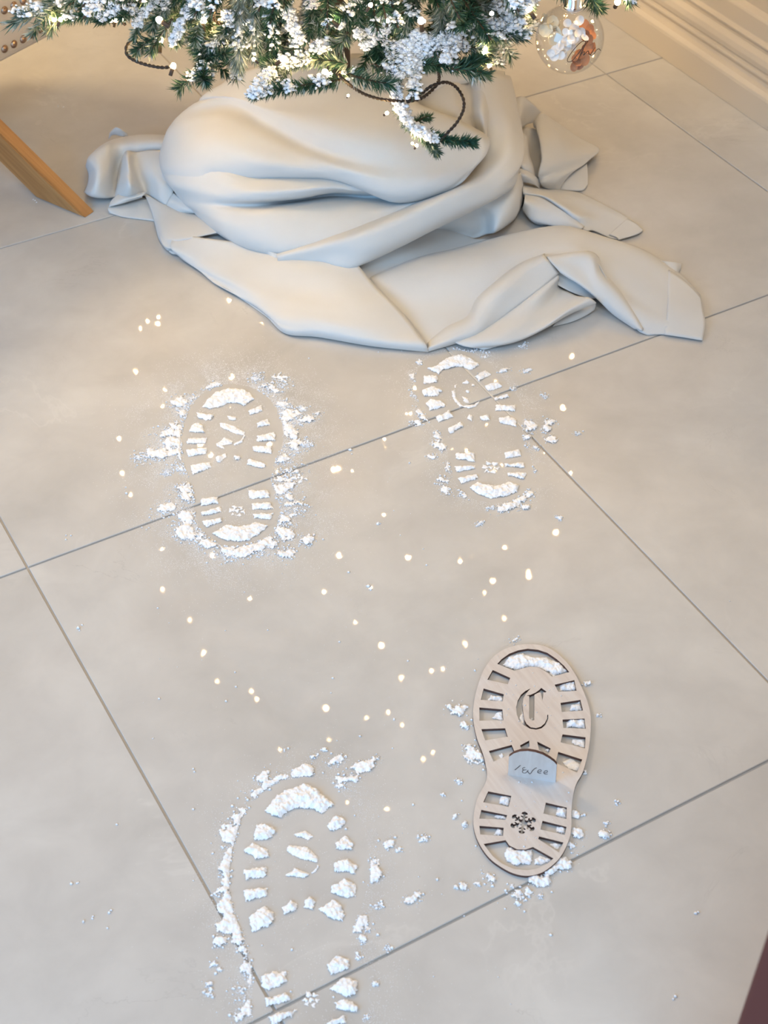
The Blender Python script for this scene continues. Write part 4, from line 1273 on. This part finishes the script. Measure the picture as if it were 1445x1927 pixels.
# (path, needles, length, snow, pale, spread, twigs)
SPRIGS = [
 ([(150,-15),(95,8),(38,26)], 170, .019, .15, .8, .5, 0), ([(140,5),(80,25),(20,42)], 60, .022, .0, .7, .35, 0),
 ([(215,-20),(130,0),(75,14)], 200, .016, .5, .6, .8, 1), ([(260,0),(185,22),(112,34)], 260, .014, .12, .1, .8, 0), ([(130,22),(106,34),(92,56)], 70, .016, .0, .6, .6, 0),
 ([(290,-20),(210,2),(150,12)], 240, .014, .55, .4, 1, 1), ([(340,-5),(255,15),(180,28)], 280, .013, .5, .15, 1, 1), ([(250,10),(215,25),(185,38)], 160, .013, .15, .2, .9, 0),
 ([(320,-10),(270,25),(252,72)], 170, .012, 1.0, .5, .9, 0), ([(330,0),(300,25),(285,52)], 240, .015, .3, .5, 1, 0), ([(290,70),(268,85),(256,98)], 110, .013, .15, .3, .9, 0),
 ([(325,35),(300,70),(282,98)], 110, .014, .15, .5, .8, 0), ([(370,-10),(345,40),(328,82)], 200, .012, 1.0, .5, .8, 0),
 ([(340,-15),(365,40),(378,90)], 200, .013, .0, .02, .9, 0), ([(385,70),(382,110),(384,152)], 330, .016, .12, .2, .9, 1), ([(430,50),(405,75),(375,100)], 260, .015, .35, .5, 1, 0),
 ([(440,20),(420,60),(395,98)], 220, .015, .7, .6, 1, 0), ([(400,-20),(385,10),(360,30)], 240, .014, .5, .4, 1, 1), ([(455,-30),(450,40),(448,118)], 380, .022, .5, .95, .55, 0),
 ([(480,-30),(478,30),(482,100)], 320, .020, .4, .8, .5, 0), ([(505,-20),(508,40),(520,100)], 300, .016, .2, .1, .8, 0), ([(535,-30),(540,25),(562,72)], 330, .013, 1.3, .3, 1, 1),
 ([(590,-30),(585,20),(580,62)], 300, .013, .8, .3, 1, 1), ([(600,40),(560,85),(530,112)], 280, .015, .4, .5, 1, 0), ([(655,120),(590,112),(505,128)], 420, .015, .55, .6, 1, 0),
 ([(640,150),(575,160),(490,172)], 420, .014, .35, .15, 1, 0), ([(520,130),(500,150),(478,178)], 200, .013, .6, .3, 1, 0), ([(610,100),(540,110),(498,118)], 240, .014, .2, .0, 1, 0),
 ([(680,-30),(672,20),(640,48)], 320, .014, .6, .2, 1, 1), ([(700,-20),(705,55),(712,118)], 380, .013, .1, .02, .9, 0), ([(690,30),(720,75),(745,118)], 260, .014, .35, .3, 1, 0),
 ([(655,60),(640,80),(600,92)], 260, .015, .4, .6, 1, 0), ([(740,-20),(725,30),(700,62)], 300, .013, 1.2, .3, 1, 1), ([(760,20),(725,60),(690,88)], 240, .013, .9, .3, 1, 0),
 ([(640,135),(690,150),(735,158)], 170, .017, .05, .2, .8, 0), ([(700,120),(730,130),(770,128)], 170, .016, .4, .4, .8, 0),
 ([(790,-30),(775,10),(760,60)], 200, .017, .05, .5, .8, 0), ([(830,-30),(832,30),(828,62)], 320, .018, .3, .9, .8, 0), ([(800,60),(770,85),(735,100)], 260, .013, 1.1, .3, 1, 1),
 ([(890,50),(815,80),(755,112)], 400, .013, 1.2, .3, 1, 1), ([(860,70),(800,105),(765,128)], 320, .013, 1.1, .3, 1, 1), ([(790,120),(855,122),(915,110)], 430, .014, .15, .02, 1, 1),
 ([(850,130),(880,132),(912,138)], 100, .018, .0, .1, .6, 0), ([(830,90),(880,88),(925,98)], 260, .014, .5, .5, 1, 0),
 ([(860,-30),(905,10),(985,18)], 330, .016, .55, .9, .8, 1), ([(850,10),(910,45),(975,48)], 330, .016, .6, .7, .9, 1), ([(860,40),(920,62),(985,66)], 260, .017, .35, .6, .7, 0),
 ([(930,-30),(960,-5),(1000,5)], 240, .015, .5, .7, .9, 0),
 ([(752,112),(744,160,.285),(752,205,.258),(770,238,.235)], 330, .012, 1.6, .5, 1, 0), ([(755,205,.258),(775,240,.232),(815,262,.215)], 260, .012, 1.2, .4, 1, 0),
 ([(788,248,.226),(808,268,.212),(822,286,.200)], 190, .012, .25, .4, .9, 0), ([(800,250,.222),(840,262,.216),(893,268,.212)], 330, .012, .12, .0, .9, 0), ([(778,232,.232),(796,222,.232),(808,220,.232)], 90, .010, .1, .1, 1, 0),
 ([(1095,-40,.44),(1112,-5,.42),(1128,14,.40)], 160, .016, .1, .1, .9, 0), ([(1165,-40,.44),(1178,-15,.43),(1186,2,.42)], 120, .014, .1, .2, .9, 0), ([(1030,-50,.44),(1050,-20,.43),(1075,-8,.42)], 160, .015, .3, .3, .9, 0),
]
for path, n, L, snow, pale, spread, tw in SPRIGS:
    make_branch(px_path(*path), int(n*1.7), L, .00135, snow, pale, spread, tw)
# a second layer of looser twigs just behind the first
for q, (path, n, L, snow, pale, spread, tw) in enumerate(SPRIGS):
    if path[0][1] > 105 or len(path[-1]) > 2 or q in (0, 1, 2, 3, 4, 8, 10, 11): continue
    dx, dy, dz = RNG.normal()*12, -4-12*RNG.random(), -.012-.02*RNG.random()
    pts = [at(p[0]+dx+RNG.normal()*7, p[1]+dy+RNG.normal()*5, Z(p[1])+dz) for p in path]
    make_branch(pts, int(n*1.2), L*1.1, .0013, snow*1.1 if q % 3 else .1, pale*.7, min(1.0, spread*1.3), 2)
# denser boughs behind the fringe, running from the trunk
for k in range(62):
    x, y = (RNG.uniform(90, 985), RNG.uniform(-110, 38)) if k < 34 else (RNG.uniform(300, 960), RNG.uniform(-60, 75))
    z = .36+RNG.random()*.10
    tip = at(x, y, z)
    d = tip-BASE; d[2] = 0
    if np.linalg.norm(d) < .12: continue
    r0 = BASE+d*.30; r0[2] = z+.07
    m_ = (r0+tip)/2+[0, 0, .012]
    make_branch([r0, m_, tip], 520, .015, .0013, .65 if k < 34 else .12, .3 if k < 34 else .04, 1, 3, stemr=.0024)
# boughs of the upper tree, above the frame (they are mirrored in the floor)
protos = []
for k in range(4):
    rr = np.random.default_rng(50+k)
    L = .26
    path = [np.array([0, 0, 0.]), np.array([L*.5, 0, .02]), np.array([L, 0, -.01])]
    b = make_branch(path, 700, .016, .0015, .5, .3, 1, 6, rng=rr, stemr=.003)
    protos.append(b)
def dup_branch(src, M4):
    o = src.copy(); COL.objects.link(o); o.parent = tree; o.matrix_parent_inverse = TINV
    o.matrix_basis = M4
    for ch in src.children:
        c = ch.copy(); COL.objects.link(c); c.parent = o
def hull(z): return max(.04, .43*(1-(z-.30)/1.42))
first = list(protos)
for k in range(78):
    z = .50+1.2*(k/78)**1.15
    a = k*2.39996
    L = hull(z)
    sc_ = L/.27
    Mx = (Matrix.Translation(Vector((BASE[0]+math.cos(a)*L*.06, BASE[1]+math.sin(a)*L*.06, z))) @ Matrix.Rotation(a, 4, 'Z') @ Matrix.Rotation(.12+.15*RNG.random(), 4, 'Y') @ Matrix.Scale(sc_, 4))
    if first:
        first.pop(0).matrix_basis = Mx
    else:
        dup_branch(protos[k % 4], Mx)

# ------------------------------------------------------------------ string of warm lights
lights = thing('string_lights', 'string of warm white lights on dark brown cable wound through the tree', 'fairy lights', (BASE[0], BASE[1], .3))
LINV = Matrix.Translation(-Vector(lights.location))
bm = bmesh.new()
bmesh.ops.create_icosphere(bm, subdivisions=2, radius=.0030)
for v in bm.verts:
    if v.co.z > 0: v.co.z *= 1.25
BULB = bpy.data.meshes.new('bulb'); bm.to_mesh(BULB); bm.free(); BULB.materials.append(M['bulb'])
BULB.polygons.foreach_set('use_smooth', np.ones(len(BULB.polygons), bool))
Vs_, Fs_ = tube_np([(0, 0, -.010), (0, 0, -.0015)], .0021, 8)
SOCK = mesh_np('socket', Vs_, Fs_, [M['wire']])
def bulb(p, r=1.0, tilt=None):
    o = link('bulb', BULB, lights)
    e = (RNG.uniform(-.9, .9), RNG.uniform(-.9, .9), 0) if tilt is None else tilt
    o.matrix_parent_inverse = LINV
    o.location = p; o.rotation_euler = e; o.scale = (r, r, r)
    s = link('socket', SOCK, o)
    return o
for x, y, z, r in [(107,44,.335,.9), (300,76,.325,1.5), (326,125,.312,1.15), (459,44,.34,1.2), (372,2,.37,1.2), (640,36,.35,1.1), (612,136,.318,1.2), (622,141,.315,1.1), (995,18,.37,1.3), (921,124,.310,.9),
                   (906,92,.325,1.3), (912,98,.325,1.1), (728,213,.262,.7), (784,274,.216,.65), (776,270,.218,.5), (1162,4,.42,1.2), (478,112,.33,.7), (532,112,.338,1.1), (655,180,.30,.5)]:
    bulb(at(x, y, z), r)
REFL = [(265,618),(278,604),(298,596),(435,709),(311,733),(305,764),(245,931),(449,879),(401,1045),(304,1033),(639,1045),(768,1048),(722,968),(780,730),(1060,767),(1025,850),(1073,890),(917,800),(995,1084),(994,1076),(927,1092),(911,1116),
        (866,1056),(949,1163),(875,1213),(718,1214),(610,1113),(470,1126),(382,1228),(408,1282),(306,1108),(357,1166),(613,1332),(620,1392),(690,1350),(756,1365),(730,1340),(755,1275),(812,1262),(834,1258),(527,1410),(796,1428),(814,1415),
        (728,1522),(653,1510),(473,1300),(484,1315),(669,1170),(724,838),(697,1105),(950,1030),(230,890)]
BIG = {(435,709),(1060,767),(449,879),(768,1048),(639,1045),(718,1214),(875,1213),(401,1045),(927,1092),(613,1332),(382,1228),(995,1084)}
spots = []
for p in REFL:
    P = at(*p); d = ray(*p).copy(); d[2] *= -1
    t = ((BASE-P)[:2]@d[:2])/(d[:2]@d[:2])
    pick = t
    for s_ in np.linspace(.2, 3, 1400):
        q = P+s_*d
        if np.linalg.norm((q-BASE)[:2]) < hull(q[2])+.02 and proj(q)[1] < (40 if proj(q)[0] < 985 else -25):
            pick = s_; break
    q = P+pick*d
    spots.append(q)
    bulb(q, 1.25 if p in BIG else .8)
def bough_to(tip, rise=.045, reach=1.0):
    """A full bough from the trunk out to tip (a copy of one of the four)."""
    r0 = np.array([BASE[0], BASE[1], tip[2]+rise])
    d = tip-r0
    L = np.linalg.norm(d)*reach
    d /= np.linalg.norm(d)
    y = np.cross([0, 0, 1.0], d); y /= np.linalg.norm(y)
    z = np.cross(d, y)
    s = L/.26
    dup_branch(protos[RNG.integers(0, 4)], Matrix(((d[0]*s, y[0]*s, z[0]*s, r0[0]), (d[1]*s, y[1]*s, z[1]*s, r0[1]), (d[2]*s, y[2]*s, z[2]*s, r0[2]), (0, 0, 0, 1))))
for q in spots:
    if proj(q)[1] < -35 and np.linalg.norm((q-BASE)[:2]) > .1: bough_to(q, reach=.95)
for k in range(72):           # low boughs round the sides and back, a light near the end of each
    z = .37+.50*(k/72)
    a = -.35+(k*.618 % 1)*2.9
    r = hull(z)*RNG.uniform(.85, 1.0)
    q = BASE+np.array([math.cos(a)*r, math.sin(a)*r, 0]); q[2] = z
    if max(proj(q)[1], proj(q+[0, 0, -.03])[1]) > -25: continue
    if k % 2: bough_to(q)
    bulb(q*.97+np.array([BASE[0], BASE[1], z])*.03+[0, 0, .012], 1.1)
for q in (at(1095, -40, .44), at(1165, -40, .44), at(1030, -50, .44)):
    m_ = np.array([BASE[0], BASE[1], .49])
    make_branch([m_, m_*.5+q*.5+[0, 0, .02], q], 500, .015, .0013, .4, .2, 1, 3, stemr=.0024)
def cable(pts, n=60, twist=True):
    P = catmull(pts, n)
    out = []
    T = np.gradient(P, axis=0); T /= np.linalg.norm(T, axis=1)[:, None]
    A = np.cross(T, [.3, .2, 1.0]); A /= np.linalg.norm(A, axis=1)[:, None]
    B = np.cross(T, A)
    s = np.concatenate([[0], np.cumsum(np.linalg.norm(np.diff(P, axis=0), axis=1))])*2*math.pi/.011
    for ph in (0, math.pi):
        out.append(tube_np(P+.00105*(np.cos(s+ph)[:, None]*A+np.sin(s+ph)[:, None]*B), .00125, 6))
    return merge(out)
def add_cable(pts, n=60):
    V, F = cable(pts, n)
    o = link('cable', mesh_np('cable', V, F, [M['wire']], smooth=True), lights)
    o.matrix_parent_inverse = LINV
add_cable(px_path((250,72,.33),(238,88,.325),(240,104,.318),(258,116,.314),(285,124,.312),(306,127,.312),(320,126,.312)), 70)
add_cable(px_path((640,145,.33),(665,165,.30),(690,179,.285),(724,188,.275),(760,190,.268)), 60)
add_cable(px_path((765,192,.268),(795,184,.27),(818,164,.275),(826,148,.29),(824,130,.31)), 60)
add_cable(px_path((765,190,.268),(790,178,.272),(812,162,.28),(838,155,.282),(858,164,.27),(871,184,.262),(872,206,.25),(860,230,.236),(842,250,.224),(828,266,.216)), 110)
add_cable(px_path((405,20,.36),(402,34,.35),(412,44,.345),(425,52,.34)), 40)
add_cable(px_path((590,14,.37),(612,24,.36),(632,34,.352),(640,36,.35)), 40)
# the rest of the string spirals up through the boughs
order = sorted(range(len(spots)), key=lambda i: spots[i][2])
sp = []
for k in range(150):
    z = .46+1.15*k/150
    a = k*.42
    r = hull(z)*.72
    sp.append((BASE[0]+math.cos(a)*r, BASE[1]+math.sin(a)*r, z))
V, F = tube_np(catmull(sp, 700), .0014, 5)
o = link('cable', mesh_np('cable', V, F, [M['wire']], smooth=True), lights); o.matrix_parent_inverse = LINV

# ------------------------------------------------------------------ clear glass bauble
OC = CAM+1.87*ray(1072, 73)
OR = .0395
ball = thing('bauble', 'clear glass bauble with silver cap, white and rust petals and dark script', 'ornament', tuple(OC))
bm = bmesh.new()
bmesh.ops.create_uvsphere(bm, u_segments=64, v_segments=40, radius=OR)
for v in list(bm.verts):
    if v.co.z > OR*.965: bm.verts.remove(v)
inner = bmesh.ops.duplicate(bm, geom=list(bm.verts)+list(bm.edges)+list(bm.faces))['geom']
for v in inner:
    if isinstance(v, bmesh.types.BMVert): v.co *= (OR-.0009)/OR
bmesh.ops.reverse_faces(bm, faces=[f for f in inner if isinstance(f, bmesh.types.BMFace)])
edges = [e for e in bm.edges if len(e.link_faces) == 1]
bmesh.ops.bridge_loops(bm, edges=edges)
bm_obj('glass_globe', bm, M['glass'], ball, smooth=True)
bm = bmesh.new()
ring = []
prof_c = [(.0, .0535), (.0085, .0535), (.0102, .0520), (.0102, .0440), (.0112, .0432), (.0112, .0395), (.0098, .0380)]
for j in range(36):
    t = 2*math.pi*j/36
    ring.append([bm.verts.new((p[0]*math.cos(t)*(1+.03*(j % 2)*(i in (2, 3))), p[0]*math.sin(t)*(1+.03*(j % 2)*(i in (2, 3))), p[1]-.0015)) for i, p in enumerate(prof_c)][1:])
top = bm.verts.new((0, 0, .052))
for j in range(36):
    a, b = ring[j], ring[(j+1) % 36]
    bm.faces.new((top, a[0], b[0]))
    for i in range(len(a)-1): bm.faces.new((a[i], a[i+1], b[i+1], b[i]))
bmesh.ops.recalc_face_normals(bm, faces=bm.faces)
bm_obj('cap', bm, M['silver'], ball, smooth=True)
V, F = tube_np([(math.sin(t)*.005, 0, .0565-math.cos(t)*.005) for t in np.linspace(0, 6.283, 24)], .0006, 6, False)
link('loop', mesh_np('loop', V, F, [M['silver']], smooth=True), ball)
V, F = tube_np([(0, 0, .061), (.002, .004, .085), (.006, .01, .12)], .0004, 5)
link('thread', mesh_np('thread', V, F, [M['silver']], smooth=True), ball)
# petals inside: screen-facing placements worked out in the globe's own frame
def petal(c, nrm_, r, curl=.25, name='petal', m='petal_white', el=1.0):
    d, a, b = rot_to(np.asarray(nrm_, float))
    V, F = [], []
    rings = 3; k = 10
    V.append(np.array(c))
    for i in range(1, rings+1):
        for j in range(k):
            t = 2*math.pi*j/k
            q = r*i/rings
            V.append(np.array(c)+a*q*math.cos(t)*el+b*q*math.sin(t)+d*curl*q*q/r)
    for j in range(k): F.append((0, 1+j, 1+(j+1) % k))
    for i in range(rings-1):
        for j in range(k):
            F.append((1+i*k+j, 1+(i+1)*k+j, 1+(i+1)*k+(j+1) % k, 1+i*k+(j+1) % k))
    return link(name, mesh_np(name, V, F, [M[m]], smooth=True), ball)
mm = OR/62.0       # one photo pixel at the bauble
def loc(px, py, depth):
    return (px-1072)*mm*RIGHT-(py-73)*mm*UP-depth*FWD
rb = np.random.default_rng(5)
whites = [(1066,48),(1078,56),(1085,47),(1064,66),(1072,72),(1082,70),(1092,70),(1090,62),(1060,70),(1076,62),(1070,82),(1080,84),(1096,78),(1052,94),(1044,100),(1036,104),(1042,110),(1058,104),(1062,98),(1066,92),(1054,108),(1048,90),(1086,78),(1064,84),(1074,92)]
for x, y in whites:
    dn = -FWD+rb.normal(size=3)*.5
    if (x-1072)**2+(y-73)**2 < 50**2:
        petal(loc(x, y, .004+.012*rb.random()), dn, .0048+.0014*rb.random(), .35)
for x, y in [(1030,55),(1038,62),(1045,50),(1040,42),(1032,44),(1050,60),(1044,70),(1026,36)]:
    petal(loc(x, y, -.010+.006*rb.random()), -FWD+rb.normal(size=3)*.5, .0085, .3, 'dried_petal', 'petal_cream')
for x, y, r in [(1098,52,.0085),(1106,58,.008),(1100,66,.0075),(1112,66,.006),(1108,76,.006),(1106,90,.0085),(1114,88,.006),(1098,92,.006),(1090,104,.0085),(1084,116,.0085),(1080,124,.006),(1100,112,.0075),(1092,122,.006),(1104,100,.006),(1082,110,.006)]:
    q = petal(loc(x, y, .006*rb.random()-.002), -FWD+rb.normal(size=3)*.45, r, .3, 'rust_petal', 'petal_rust', .75)
# script on the outside of the glass, towards the camera
def on_globe(px, py):
    p = loc(px, py, 0); r2 = OR+.0002
    return p-FWD*math.sqrt(max(r2*r2-p@p, 1e-9))
SX = lambda pts: [(1000+a*150/1445, b*150/1445) for a, b in pts]
scripts = [SX([(945,895),(900,905),(830,920),(740,1000),(660,1090),(610,1170),(625,1200),(690,1190),(770,1110),(850,1010),(900,930),(890,905)]),
           SX([(945,895),(900,960),(840,1070),(790,1180)]), SX([(800,1150),(850,1080),(900,1060),(880,1110),(930,1060)]),
           SX([(930,1060),(960,1040),(980,1075),(1010,1080),(1040,1030),(1090,960)]), SX([(980,1080),(1030,1085),(1080,1050),(1110,1000),(1160,960),(1205,962)])]
parts = [tube_np(catmull([on_globe(*p) for p in s_], 40), .00042, 5) for s_ in scripts]
V, F = merge(parts)
o = link('script_lettering', mesh_np('script_lettering', V, F, [M['script']], smooth=True), ball)
